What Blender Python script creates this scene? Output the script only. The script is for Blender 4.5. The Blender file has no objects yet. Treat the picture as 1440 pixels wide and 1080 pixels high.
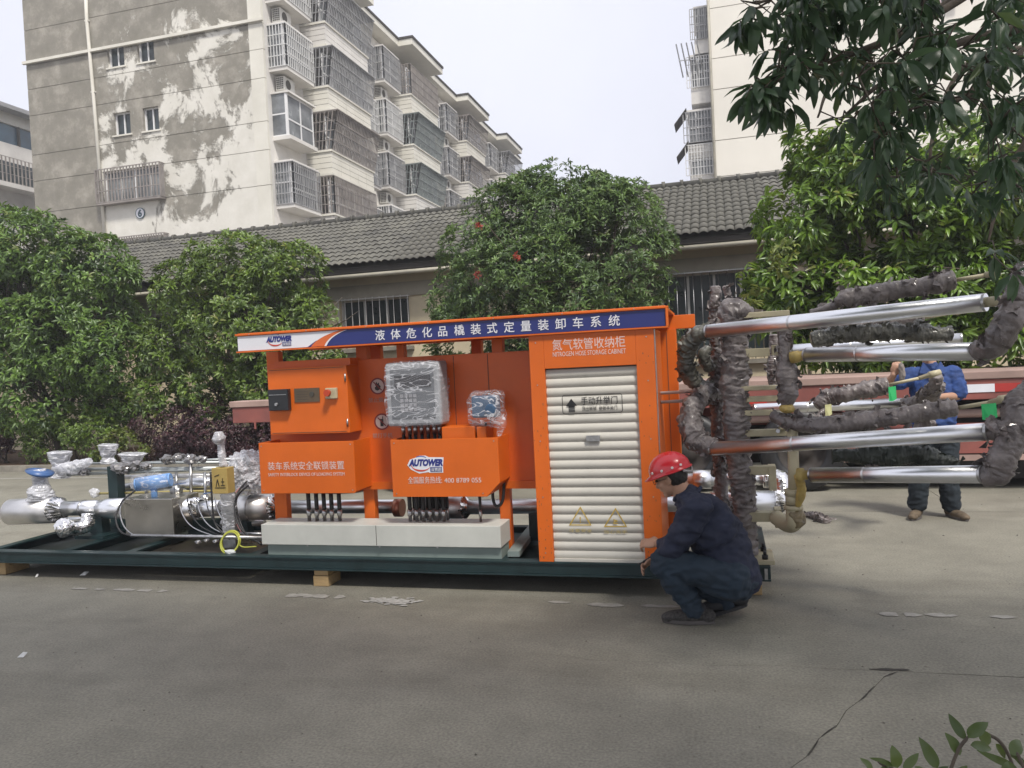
import bpy, bmesh, math, random
import numpy as np
from mathutils import Vector, Matrix, noise
rnd = random.Random(7)
rng = np.random.default_rng(11)
S = bpy.context.scene
COL = S.collection
R = math.radians

# ---------------------------------------------------------------- camera
FPX, ROLL, PITCH, YAW, CAMH = 1092.8, R(2.816), R(1.38), R(15.23), 1.65
_fl = Vector((-math.sin(YAW), math.cos(YAW), 0)); _rt = Vector((math.cos(YAW), math.sin(YAW), 0)); _up = Vector((0, 0, 1))
FW = _fl * math.cos(PITCH) - _up * math.sin(PITCH)
_u2 = _up * math.cos(PITCH) + _fl * math.sin(PITCH)
CX = _rt * math.cos(ROLL) - _u2 * math.sin(ROLL)
CY = -_rt * math.sin(ROLL) - _u2 * math.cos(ROLL)
CAM = Vector((0, 0, CAMH))
cam = bpy.data.objects.new('camera', bpy.data.cameras.new('camera')); COL.objects.link(cam)
cam.data.sensor_width = 36; cam.data.lens = FPX / 1440 * 36
cam.data.clip_end = 2000; cam.data.clip_start = 0.05
m = Matrix.Identity(4)
for i in range(3):
    m[i][0] = CX[i]; m[i][1] = -CY[i]; m[i][2] = -FW[i]; m[i][3] = CAM[i]
cam.matrix_world = m
S.camera = cam

# ---------------------------------------------------------------- light
SUN_EL, SUN_AZ = R(56), R(140)          # azimuth from +Y clockwise: behind the camera, to its right
w = bpy.data.worlds.new('World'); S.world = w; w.use_nodes = True
nt = w.node_tree; nt.nodes.clear()
wo = nt.nodes.new('ShaderNodeOutputWorld'); bg = nt.nodes.new('ShaderNodeBackground')
sky = nt.nodes.new('ShaderNodeTexSky'); sky.sky_type = 'NISHITA'; sky.sun_disc = False
sky.sun_elevation = SUN_EL; sky.sun_rotation = SUN_AZ; sky.air_density = 1.0; sky.dust_density = 4.0; sky.ozone_density = 1.0
mx = nt.nodes.new('ShaderNodeMix'); mx.data_type = 'RGBA'
# thin even cloud cover over the sky, a little uneven
tc = nt.nodes.new('ShaderNodeTexCoord'); nz = nt.nodes.new('ShaderNodeTexNoise'); nz.inputs['Scale'].default_value = 2.2; nz.inputs['Detail'].default_value = 5
rp = nt.nodes.new('ShaderNodeValToRGB')
rp.color_ramp.elements[0].position = .35; rp.color_ramp.elements[0].color = (6.9, 7.0, 7.9, 1)
rp.color_ramp.elements[1].position = .7; rp.color_ramp.elements[1].color = (7.7, 7.8, 8.6, 1)
nt.links.new(tc.outputs['Generated'], nz.inputs['Vector']); nt.links.new(nz.outputs['Fac'], rp.inputs['Fac'])
mx.inputs[0].default_value = .9
nt.links.new(sky.outputs[0], mx.inputs[6]); nt.links.new(rp.outputs[0], mx.inputs[7])
nt.links.new(mx.outputs[2], bg.inputs['Color']); bg.inputs['Strength'].default_value = 0.1
nt.links.new(bg.outputs[0], wo.inputs['Surface'])
sl = bpy.data.lights.new('sun', 'SUN'); sl.energy = 3.1; sl.angle = R(9); sl.color = (1, .95, .87)
so = bpy.data.objects.new('sun', sl); COL.objects.link(so)
sd = Vector((math.sin(SUN_AZ) * math.cos(SUN_EL), math.cos(SUN_AZ) * math.cos(SUN_EL), math.sin(SUN_EL)))
so.rotation_euler = sd.to_track_quat('Z', 'Y').to_euler()
S.view_settings.view_transform = 'Standard'; S.view_settings.look = 'None'
S.view_settings.gamma = 1; S.view_settings.exposure = 0.5
S.view_settings.use_curve_mapping = False

# ---------------------------------------------------------------- measuring: where a sight line meets a plane of the place
def _ray(px, py): return FW * FPX + CX * (px - 720) + CY * (py - 540)
def W(px, py, Y): d = _ray(px, py); return CAM + d * (Y / d.y)
def WZ(px, py, Z=0): d = _ray(px, py); return CAM + d * ((Z - CAMH) / d.z)
def WD(px, py, D): return CAM + _ray(px, py) * (D / FPX)

# ---------------------------------------------------------------- materials
MATS = {}
def mat(name, col, rough=.6, metal=0., var=.12, vscale=3., bump=0., bscale=40., col2=None, coat=0., spec=.5, detail=5, stretch=None):
    if name in MATS: return MATS[name]
    M = bpy.data.materials.new(name); M.use_nodes = True; MATS[name] = M
    n = M.node_tree; b = n.nodes['Principled BSDF']
    tc = n.nodes.new('ShaderNodeTexCoord'); src = tc.outputs['Object']
    if stretch:
        mp = n.nodes.new('ShaderNodeMapping'); mp.inputs['Scale'].default_value = stretch
        n.links.new(src, mp.inputs['Vector']); src = mp.outputs[0]
    t = n.nodes.new('ShaderNodeTexNoise'); t.inputs['Scale'].default_value = vscale; t.inputs['Detail'].default_value = detail; t.inputs['Roughness'].default_value = .6
    n.links.new(src, t.inputs['Vector'])
    r = n.nodes.new('ShaderNodeValToRGB'); r.color_ramp.elements[0].position = .3; r.color_ramp.elements[1].position = .7
    c2 = col2 or tuple(c * (1 - var * 2) for c in col)
    r.color_ramp.elements[0].color = (*c2, 1); r.color_ramp.elements[1].color = (*[min(1, c * (1 + var * .4)) for c in col], 1)
    n.links.new(t.outputs['Fac'], r.inputs['Fac']); n.links.new(r.outputs[0], b.inputs['Base Color'])
    b.inputs['Roughness'].default_value = rough; b.inputs['Metallic'].default_value = metal
    b.inputs['Specular IOR Level'].default_value = spec; b.inputs['Coat Weight'].default_value = coat
    rr = n.nodes.new('ShaderNodeMapRange'); rr.inputs['To Min'].default_value = max(.02, rough - .1); rr.inputs['To Max'].default_value = min(1, rough + .1)
    n.links.new(t.outputs['Fac'], rr.inputs['Value']); n.links.new(rr.outputs[0], b.inputs['Roughness'])
    if bump:
        t2 = n.nodes.new('ShaderNodeTexNoise'); t2.inputs['Scale'].default_value = bscale; t2.inputs['Detail'].default_value = 6
        n.links.new(src, t2.inputs['Vector'])
        bp = n.nodes.new('ShaderNodeBump'); bp.inputs['Strength'].default_value = 1; bp.inputs['Distance'].default_value = bump
        n.links.new(t2.outputs['Fac'], bp.inputs['Height']); n.links.new(bp.outputs[0], b.inputs['Normal'])
    return M

def leafmat(name, dark, light, rough=.38, trans=.25, top=None):
    M = bpy.data.materials.new(name); M.use_nodes = True; MATS[name] = M
    n = M.node_tree; b = n.nodes['Principled BSDF']; out = n.nodes['Material Output']
    a = n.nodes.new('ShaderNodeAttribute'); a.attribute_name = 'shade'
    oi = n.nodes.new('ShaderNodeObjectInfo')
    r = n.nodes.new('ShaderNodeValToRGB')
    r.color_ramp.elements[0].color = (*dark, 1); r.color_ramp.elements[1].color = (*light, 1)
    if top:
        e = r.color_ramp.elements.new(.93); e.color = (*light, 1); r.color_ramp.elements[2].color = (*top, 1)
    n.links.new(a.outputs['Fac'], r.inputs['Fac']); n.links.new(r.outputs[0], b.inputs['Base Color'])
    b.inputs['Roughness'].default_value = rough
    tr = n.nodes.new('ShaderNodeBsdfTranslucent'); ms = n.nodes.new('ShaderNodeMixShader'); ms.inputs[0].default_value = trans
    hs = n.nodes.new('ShaderNodeHueSaturation'); hs.inputs['Value'].default_value = 1.8; hs.inputs['Hue'].default_value = .48
    n.links.new(r.outputs[0], hs.inputs['Color']); n.links.new(hs.outputs[0], tr.inputs['Color'])
    n.links.new(b.outputs[0], ms.inputs[1]); n.links.new(tr.outputs[0], ms.inputs[2]); n.links.new(ms.outputs[0], out.inputs['Surface'])
    return M

def filmmat(name, tint=(.7, .72, .78), alpha=.34, rough=.14):
    M = bpy.data.materials.new(name); M.use_nodes = True; MATS[name] = M
    n = M.node_tree; b = n.nodes['Principled BSDF']
    b.inputs['Base Color'].default_value = (*tint, 1); b.inputs['Roughness'].default_value = rough
    tc = n.nodes.new('ShaderNodeTexCoord'); t = n.nodes.new('ShaderNodeTexNoise'); t.inputs['Scale'].default_value = 5; t.inputs['Detail'].default_value = 2; t.inputs['Distortion'].default_value = 1.4
    mp = n.nodes.new('ShaderNodeMapping'); mp.inputs['Rotation'].default_value = (0, .7, 0); mp.inputs['Scale'].default_value = (1, 1, 2.6); n.links.new(tc.outputs['Object'], mp.inputs[0]); n.links.new(mp.outputs[0], t.inputs['Vector'])
    su = n.nodes.new('ShaderNodeMath'); su.operation = 'SUBTRACT'; su.inputs[1].default_value = .5; n.links.new(t.outputs['Fac'], su.inputs[0])
    ab = n.nodes.new('ShaderNodeMath'); ab.operation = 'ABSOLUTE'; n.links.new(su.outputs[0], ab.inputs[0])
    r = n.nodes.new('ShaderNodeMapRange'); r.inputs['From Min'].default_value = 0; r.inputs['From Max'].default_value = .035; r.inputs['To Min'].default_value = min(1, alpha + .5); r.inputs['To Max'].default_value = alpha  # denser pale streaks stand in for highlights on the creased film
    n.links.new(ab.outputs[0], r.inputs['Value']); n.links.new(r.outputs[0], b.inputs['Alpha'])
    bp = n.nodes.new('ShaderNodeBump'); bp.inputs['Distance'].default_value = .004; bp.inputs['Strength'].default_value = .6
    n.links.new(r.outputs[0], bp.inputs['Height']); n.links.new(bp.outputs[0], b.inputs['Normal'])
    return M

ORANGE = mat('orange_paint', (.68, .135, .012), .4, var=.1, vscale=1.6, bump=.0012, bscale=5, spec=.4, detail=9)
ORANGE_IN = mat('orange_paint_back', (.66, .12, .012), .42, var=.1, vscale=2)
NAVY_SIGN = mat('navy_print', (.018, .028, .16), .35, var=.05)
WHITE_SIGN = mat('white_print', (.72, .73, .78), .4, var=.05)
PINK_TEXT = mat('faded_white_print', (.72, .58, .55), .5, var=.12, vscale=20)
BLACK = mat('black_print', (.012, .012, .014), .5)
YELLOW_PRINT = mat('yellow_print', (.55, .38, .07), .6, var=.1)
RED_PRINT = mat('red_print', (.45, .03, .02), .5)
SHUTTER = mat('shutter_paint', (.55, .53, .475), .4, var=.05, vscale=4)
GREENSTEEL = mat('dark_green_steel', (.013, .033, .036), .38, var=.2, vscale=6, bump=.0008, bscale=30)
DECK = mat('deck_plate', (.10, .085, .07), .3, metal=.6, var=.25, vscale=4, bump=.001, bscale=12)
ALU = mat('aluminium_jacket', (.88, .89, .91), .32, metal=1, var=.04, vscale=5, bump=.002, bscale=5)
ALU_DULL = mat('dull_aluminium', (.74, .73, .72), .42, metal=1, var=.1, vscale=5, bump=.002, bscale=6)
FOIL = mat('crinkled_foil', (.85, .84, .83), .16, metal=1, var=.05, vscale=20, bump=.006, bscale=25)
STEEL = mat('zinc_steel', (.5, .5, .5), .35, metal=1, var=.15, vscale=30)
TRAY = mat('grey_white_sheet', (.52, .53, .49), .45, var=.06, vscale=5, bump=.0008, bscale=10)
TRAYBASE = mat('green_grey_base', (.2, .25, .23), .5, var=.1)
BEIGE = mat('beige_primer', (.46, .41, .27), .5, var=.1, vscale=8, bump=.0006, bscale=60)
YELLOWISH = mat('yellow_primer', (.45, .33, .1), .5, var=.15, vscale=20)
WRAP = mat('dusty_wrap', (.20, .175, .168), .45, var=.3, vscale=9, bump=.006, bscale=60, detail=9, coat=.25, col2=(.075, .062, .06))
WRAP2 = mat('dusty_green_wrap', (.14, .135, .11), .4, coat=.3, var=.32, vscale=10, bump=.006, bscale=60, detail=9, col2=(.03, .03, .026))
RUBBER = mat('black_rubber', (.018, .018, .02), .5, var=.2, vscale=20)
BLUEPAINT = mat('blue_enamel', (.05, .12, .30), .4, var=.1)
GREENTAG = mat('green_tag', (.02, .42, .12), .5, var=.05)
WOOD = mat('pine_block', (.42, .29, .14), .7, var=.18, vscale=6, bump=.002, bscale=30, stretch=(1, 8, 8))
FILM = filmmat('plastic_film', tint=(.8, .81, .86), alpha=.08); FILM_DENSE = filmmat('dense_plastic_film', (.74, .75, .8), .5, .12)

# ---------------------------------------------------------------- mesh builder
class MB:
    def __init__(s): s.v = []; s.f = []; s.sm = []
    def add(s, vs, fs, smooth=False):
        k = len(s.v); s.v += [tuple(p) for p in vs]; s.f += [tuple(i + k for i in f) for f in fs]; s.sm += [smooth] * len(fs); return s
    def box(s, x0, x1, y0, y1, z0, z1):
        vs = [(x, y, z) for z in (z0, z1) for y in (y0, y1) for x in (x0, x1)]
        return s.add(vs, [(0, 2, 3, 1), (4, 5, 7, 6), (0, 1, 5, 4), (2, 6, 7, 3), (0, 4, 6, 2), (1, 3, 7, 5)])
    def obox(s, c, ax, ay, az):     # half-axes
        c = Vector(c); ax = Vector(ax); ay = Vector(ay); az = Vector(az)
        vs = [c + ax * i + ay * j + az * k for k in (-1, 1) for j in (-1, 1) for i in (-1, 1)]
        return s.add(vs, [(0, 2, 3, 1), (4, 5, 7, 6), (0, 1, 5, 4), (2, 6, 7, 3), (0, 4, 6, 2), (1, 3, 7, 5)])
    def beam(s, p, q, w, h, up=(0, 0, 1)):
        p = Vector(p); q = Vector(q); d = (q - p); L = d.length; d.normalize(); u = Vector(up)
        sd_ = d.cross(u)
        if sd_.length < 1e-4: sd_ = d.cross(Vector((0, 1, 0)))
        sd_.normalize(); u = sd_.cross(d)
        return s.obox((p + q) / 2, d * L / 2, sd_ * w / 2, u * h / 2)
    def tube(s, pts, rad, seg=12, caps=True, fn=None):
        pts = [Vector(p) for p in pts]; n = len(pts)
        if not hasattr(rad, '__len__'): rad = [rad] * n
        k = len(s.v); t0 = (pts[1] - pts[0]).normalized()
        a = t0.cross(Vector((0, 0, 1)));
        if a.length < .05: a = t0.cross(Vector((0, 1, 0)))
        a.normalize()
        for i, p in enumerate(pts):
            t = (pts[min(n - 1, i + 1)] - pts[max(0, i - 1)])
            if t.length < 1e-9: t = t0.copy()
            t.normalize()
            a = (a - t * a.dot(t)).normalized(); b = t.cross(a)
            for j in range(seg):
                th = 2 * math.pi * j / seg
                d = a * math.cos(th) + b * math.sin(th); r = rad[i]
                if fn: r *= fn(i, j, th, p + d * r)
                s.v.append(tuple(p + d * r))
        for i in range(n - 1):
            for j in range(seg):
                j2 = (j + 1) % seg
                s.f.append((k + i * seg + j, k + i * seg + j2, k + (i + 1) * seg + j2, k + (i + 1) * seg + j)); s.sm.append(True)
        if caps:
            s.f.append(tuple(k + j for j in range(seg))[::-1]); s.sm.append(False)
            s.f.append(tuple(k + (n - 1) * seg + j for j in range(seg))); s.sm.append(False)
        return s
    def prism(s, poly, y0, y1):     # polygon in XZ, extruded along Y
        n = len(poly)
        vs = [(x, y0, z) for x, z in poly] + [(x, y1, z) for x, z in poly]
        fs = [tuple(range(n)), tuple(range(2 * n - 1, n - 1, -1))] + [(i, i + n, (i + 1) % n + n, (i + 1) % n) for i in range(n)]
        return s.add(vs, fs)
    def build(s, name, material, parent=None, bevel=0, origin=None):
        me = bpy.data.meshes.new(name)
        o0 = Vector(origin) if origin is not None else (ROOT.get(parent.name, Vector((0, 0, 0))) if parent else None)
        if o0 is None:
            a = np.array(s.v); o0 = Vector(((a[:, 0].min() + a[:, 0].max()) / 2, (a[:, 1].min() + a[:, 1].max()) / 2, a[:, 2].min()))
        me.from_pydata([(x - o0.x, y - o0.y, z - o0.z) for x, y, z in s.v], [], s.f)
        me.polygons.foreach_set('use_smooth', s.sm)
        me.materials.append(material); me.validate(); me.update()
        bm = bmesh.new(); bm.from_mesh(me); bmesh.ops.recalc_face_normals(bm, faces=bm.faces[:]) if len(bm.faces) < 4000 else None; bm.to_mesh(me); bm.free()
        o = bpy.data.objects.new(name, me); COL.objects.link(o)
        if parent: o.parent = parent; o.location = o0 - ROOT.get(parent.name, Vector((0, 0, 0)))
        else: o.location = o0
        ROOT[o.name] = o0.copy()
        if bevel:
            b = o.modifiers.new('bevel', 'BEVEL'); b.width = bevel; b.segments = 2; b.limit_method = 'ANGLE'
        return o
ROOT = {}      # world position of every object's origin
def box(name, m_, parent, x0, x1, y0, y1, z0, z1, bevel=0): return MB().box(x0, x1, y0, y1, z0, z1).build(name, m_, parent, bevel)
def tag(o, label, cat, group=None, kind=None):
    if label: o['label'] = label
    if cat: o['category'] = cat
    if group: o['group'] = group
    if kind: o['kind'] = kind
    return o
def thing(name, loc, label, cat, group=None):
    o = bpy.data.objects.new(name, None); COL.objects.link(o); o.location = loc; o.empty_display_size = .1
    ROOT[o.name] = Vector(loc); return tag(o, label, cat, group)
def structure(o): o['kind'] = 'structure'; return o
def place(mesh, name, loc, parent=None, rot=None, scale=None):      # one more object sharing a mesh
    o = bpy.data.objects.new(name, mesh); COL.objects.link(o)
    p0 = Vector((0, 0, 0))
    if parent: o.parent = parent; p0 = ROOT[parent.name]
    o.location = Vector(loc) - p0; ROOT[o.name] = Vector(loc)
    if rot is not None: o.rotation_euler = rot
    if scale is not None: o.scale = scale
    return o
def arc(c, a, b, r, t0, t1, n=8):   # points on an arc in the plane of unit vectors a, b
    c = Vector(c); a = Vector(a); b = Vector(b)
    return [c + a * r * math.cos(t0 + (t1 - t0) * i / n) + b * r * math.sin(t0 + (t1 - t0) * i / n) for i in range(n + 1)]
def smooth_path(pts, n=6):          # Catmull-Rom
    pts = [Vector(p) for p in pts]; out = []
    P = [pts[0] * 2 - pts[1]] + pts + [pts[-1] * 2 - pts[-2]]
    for i in range(1, len(P) - 2):
        for k in range(n):
            t = k / n; a, b, c, d = P[i - 1], P[i], P[i + 1], P[i + 2]
            out.append(.5 * ((2 * b) + (c - a) * t + (2 * a - 5 * b + 4 * c - d) * t * t + (3 * b - a - 3 * c + d) * t ** 3))
    out.append(pts[-1]); return out
def lerp_list(vals, n):
    out = []
    for i in range(len(vals) - 1):
        for k in range(n): out.append(vals[i] + (vals[i + 1] - vals[i]) * k / n)
    out.append(vals[-1]); return out
def wrapped(name, pts, rad, material, parent, amp=.16, ridge=.08, n=8, seg=40, freq=9., seed=0, pitch=55):
    """a pipe bandaged in creased sheet: spiral laps plus crumples"""
    P = smooth_path(pts, n); Rr = lerp_list(rad if hasattr(rad, '__len__') else [rad] * len(pts), n)
    L = [0]
    for i in range(1, len(P)): L.append(L[-1] + (P[i] - P[i - 1]).length)
    # resample so creases resolve
    m_ = max(len(P), int(L[-1] / .006)); Q = []; RR = []; j = 0
    for i in range(m_ + 1):
        s_ = L[-1] * i / m_
        while j < len(L) - 2 and L[j + 1] < s_: j += 1
        t = (s_ - L[j]) / max(1e-9, L[j + 1] - L[j]); Q.append(P[j].lerp(P[j + 1], t)); RR.append(Rr[j] + (Rr[j + 1] - Rr[j]) * t)
    if material.name.startswith('dusty'): RR = [x * .88 for x in RR]
    RR[0] *= .75; RR[-1] *= .75
    def fn(i, j, th, p):
        s_ = L[-1] * i / m_
        a = noise.fractal(Vector((p.x * freq + seed, p.y * freq, p.z * freq)), .8, 2.1, 4)
        tw_ = s_ * 34 + .35 * math.sin(th + seed)
        q = Vector((tw_ + 1.2 * a, math.cos(th) * 1.3 + seed, math.sin(th) * 1.3)); a2 = 1.3 - 3.4 * abs(noise.noise(q)) + .5 * noise.noise(Vector((p.x * 45, p.y * 45, p.z * 45)))
        lap = ((s_ * pitch + th * .5 / math.pi + .8 * noise.noise(p * 4)) % 1.)
        k_ = .5 + .9 * max(0, noise.noise(p * 5 + Vector((seed, 0, 3))) + .35)
        return 1 + amp * a * .95 + amp * .36 * a2 * k_ + ridge * (lap - .5)
    mb = MB(); mb.tube(Q, RR, seg, True, fn)
    if material.name.startswith(('dusty', 'dark_green')):      # loose edges of the sheet standing off the surface
        lr = random.Random(int(seed * 7 + len(Q)))
        for _ in range(int(L[-1] * 70)):
            i = lr.randrange(2, m_ - 1); j = lr.randrange(seg); p = Vector(mb.v[i * seg + j]); nrm = (p - Q[i]).normalized(); ax = (Q[i + 1] - Q[i - 1]).normalized(); ci = ax.cross(nrm)
            d = (ci * lr.uniform(-1, 1) + ax * lr.uniform(-.8, .8)).normalized(); e = nrm.cross(d); w_ = lr.uniform(.012, .04); h_ = lr.uniform(.008, .028)
            p = p - nrm * .006
            vs = [p, p + d * w_, p + d * w_ * 2, p + nrm * h_ + e * h_ * .8, p + d * w_ * 1.1 + nrm * h_ * 1.3 + e * h_ * .3, p + d * w_ * 1.9 + nrm * h_ * .7 + e * h_]
            mb.add(vs, [(0, 1, 4, 3), (1, 2, 5, 4)], False)
    return mb.build(name, material, parent)
def text(body, size, mat_, parent, p0, width=None, name='lettering', rot=(R(90), 0, 0), depth=.0008, bold=0., align='LEFT', shear=0, spacing=1., squash=None):
    c = bpy.data.curves.new('txt', 'FONT'); c.body = body; c.size = size; c.extrude = depth; c.offset = bold; c.align_x = align; c.shear = shear; c.space_character = spacing
    c.resolution_u = 3
    t = bpy.data.objects.new('txt', c); COL.objects.link(t)
    d = bpy.context.evaluated_depsgraph_get(); d.update()
    me = bpy.data.meshes.new_from_object(t.evaluated_get(d)); bpy.data.objects.remove(t)
    co = np.empty(len(me.vertices) * 3, 'f'); me.vertices.foreach_get('co', co); co = co.reshape(-1, 3)
    x0, x1 = co[:, 0].min(), co[:, 0].max()
    if align == 'LEFT': co[:, 0] -= x0
    if width: co[:, 0] *= width / (x1 - x0)
    if squash: co[:, 1] *= squash
    me.vertices.foreach_set('co', co.ravel()); me.materials.clear(); me.materials.append(mat_); me.update()
    return place(me, name, p0, parent, rot)

# ---------------------------------------------------------------- leaves
def leaf_arrays(P, D, N, L, Wd, curl=.25, fold=.18):
    """vectorised leaves: base P, direction D, normal N, length L, width Wd -> verts (n*7,3) and quads"""
    n = len(P); D = D / np.linalg.norm(D, axis=1)[:, None]
    N = N - D * (N * D).sum(1)[:, None]; N /= np.maximum(np.linalg.norm(N, axis=1), 1e-6)[:, None]
    B = np.cross(D, N); L = L[:, None]; Wd = Wd[:, None]
    v = np.empty((n, 7, 3))
    v[:, 0] = P
    v[:, 1] = P + D * L * .35 + B * Wd * .48 + N * L * fold * .5
    v[:, 2] = P + D * L * .4 + N * L * .02
    v[:, 3] = P + D * L * .35 - B * Wd * .48 + N * L * fold * .5
    v[:, 4] = P + D * L * .74 + B * Wd * .34 + N * L * (fold * .4 - curl * .35)
    v[:, 5] = P + D * L * .74 - B * Wd * .34 + N * L * (fold * .4 - curl * .35)
    v[:, 6] = P + D * L * .98 - N * L * curl
    return v
LF = np.array([[0, 2, 1, 0], [0, 3, 2, 0], [1, 2, 4, 1], [2, 3, 5, 2], [2, 6, 4, 2], [2, 5, 6, 2]])[:, :3]
def leaf_mesh(name, v, shade, material):
    n = len(v); me = bpy.data.meshes.new(name)
    me.vertices.add(n * 7); me.vertices.foreach_set('co', v.reshape(-1).astype('f'))
    idx = (np.arange(n)[:, None, None] * 7 + LF[None]).reshape(-1)
    nf = n * 6
    me.loops.add(nf * 3); me.loops.foreach_set('vertex_index', idx.astype('i'))
    me.polygons.add(nf); me.polygons.foreach_set('loop_start', (np.arange(nf) * 3).astype('i'))
    try: me.polygons.foreach_set('loop_total', np.full(nf, 3, 'i'))
    except Exception: pass
    a = me.attributes.new('shade', 'FLOAT', 'FACE'); a.data.foreach_set('value', np.repeat(shade, 6).astype('f'))
    me.materials.append(material); me.update(calc_edges=True); me.validate()
    return me
def unit(n):
    d = rng.normal(size=(n, 3)); return d / np.linalg.norm(d, axis=1)[:, None]
def crown(lobes, density, leafL, leafW, per=7, droop=.15, fill=.25, clump=.45, seed=0, up=.55):
    """rosettes of leaves spread through the outer part of each lobe; gaps and clumps from noise"""
    C_, Dr, rad_in = [], [], []
    for (cx, cy, cz, rx, ry, rz) in lobes:
        n = int(density * 4 * math.pi * ((rx * ry) ** 1.6 + (rx * rz) ** 1.6 + (ry * rz) ** 1.6) ** (1 / 1.6) / 3 ** (1 / 1.6))
        d = unit(n); rr = np.where(rng.random(n) < fill, rng.random(n) ** .5 * .85, 1 - abs(rng.normal(0, .09, n)))
        p = d * np.array([rx, ry, rz]) * rr[:, None]
        q = np.array([noise.noise(Vector((x * 1.7 + seed, y * 1.7, z * 1.7))) + .5 * noise.noise(Vector((x * 4 + seed, y * 4, z * 4))) for x, y, z in p + np.array([cx, cy, cz])])
        keep = q > rng.normal(-.25 + clump * .3, .18, n)
        p *= (1 + .16 * q)[:, None]
        p = p[keep]; d = d[keep]
        C_.append(p + np.array([cx, cy, cz])); Dr.append(d / np.array([rx, ry, rz]))
    Cc = np.vstack(C_); Dn = np.vstack(Dr); Dn /= np.linalg.norm(Dn, axis=1)[:, None]
    Dn[:, 2] += up; Dn /= np.linalg.norm(Dn, axis=1)[:, None]
    n = len(Cc); P = np.repeat(Cc, per, 0); A = np.repeat(Dn, per, 0)
    s = unit(n * per); s -= A * (s * A).sum(1)[:, None]; s /= np.linalg.norm(s, axis=1)[:, None]
    k = rng.uniform(.1, .9, n * per)[:, None]
    D = s * (1 - k * .6) + A * k; D[:, 2] -= droop
    N = A + .35 * unit(n * per)
    P = P + s * leafL * .12
    L = leafL * rng.uniform(.65, 1.2, n * per) * np.repeat(rng.uniform(.7, 1.25, n), per); Wd = leafW * rng.uniform(.75, 1.15, n * per)
    sh = np.clip(np.repeat(rng.normal(.5, .22, n), per) + rng.normal(0, .12, n * per), 0, 1)
    return leaf_arrays(P, D, N, L, Wd), sh
def branch(mb, p, q, r0, r1, wob=.05, seg=8, n=6):
    p = Vector(p); q = Vector(q); pts = []
    for i in range(n + 1):
        t = i / n; x = p.lerp(q, t)
        if 0 < i < n: x = x + Vector((rnd.uniform(-1, 1), rnd.uniform(-1, 1), rnd.uniform(-.5, .5))) * wob * (q - p).length
        pts.append(x)
    mb.tube(pts, [r0 + (r1 - r0) * i / n for i in range(n + 1)], seg); return pts
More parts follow.
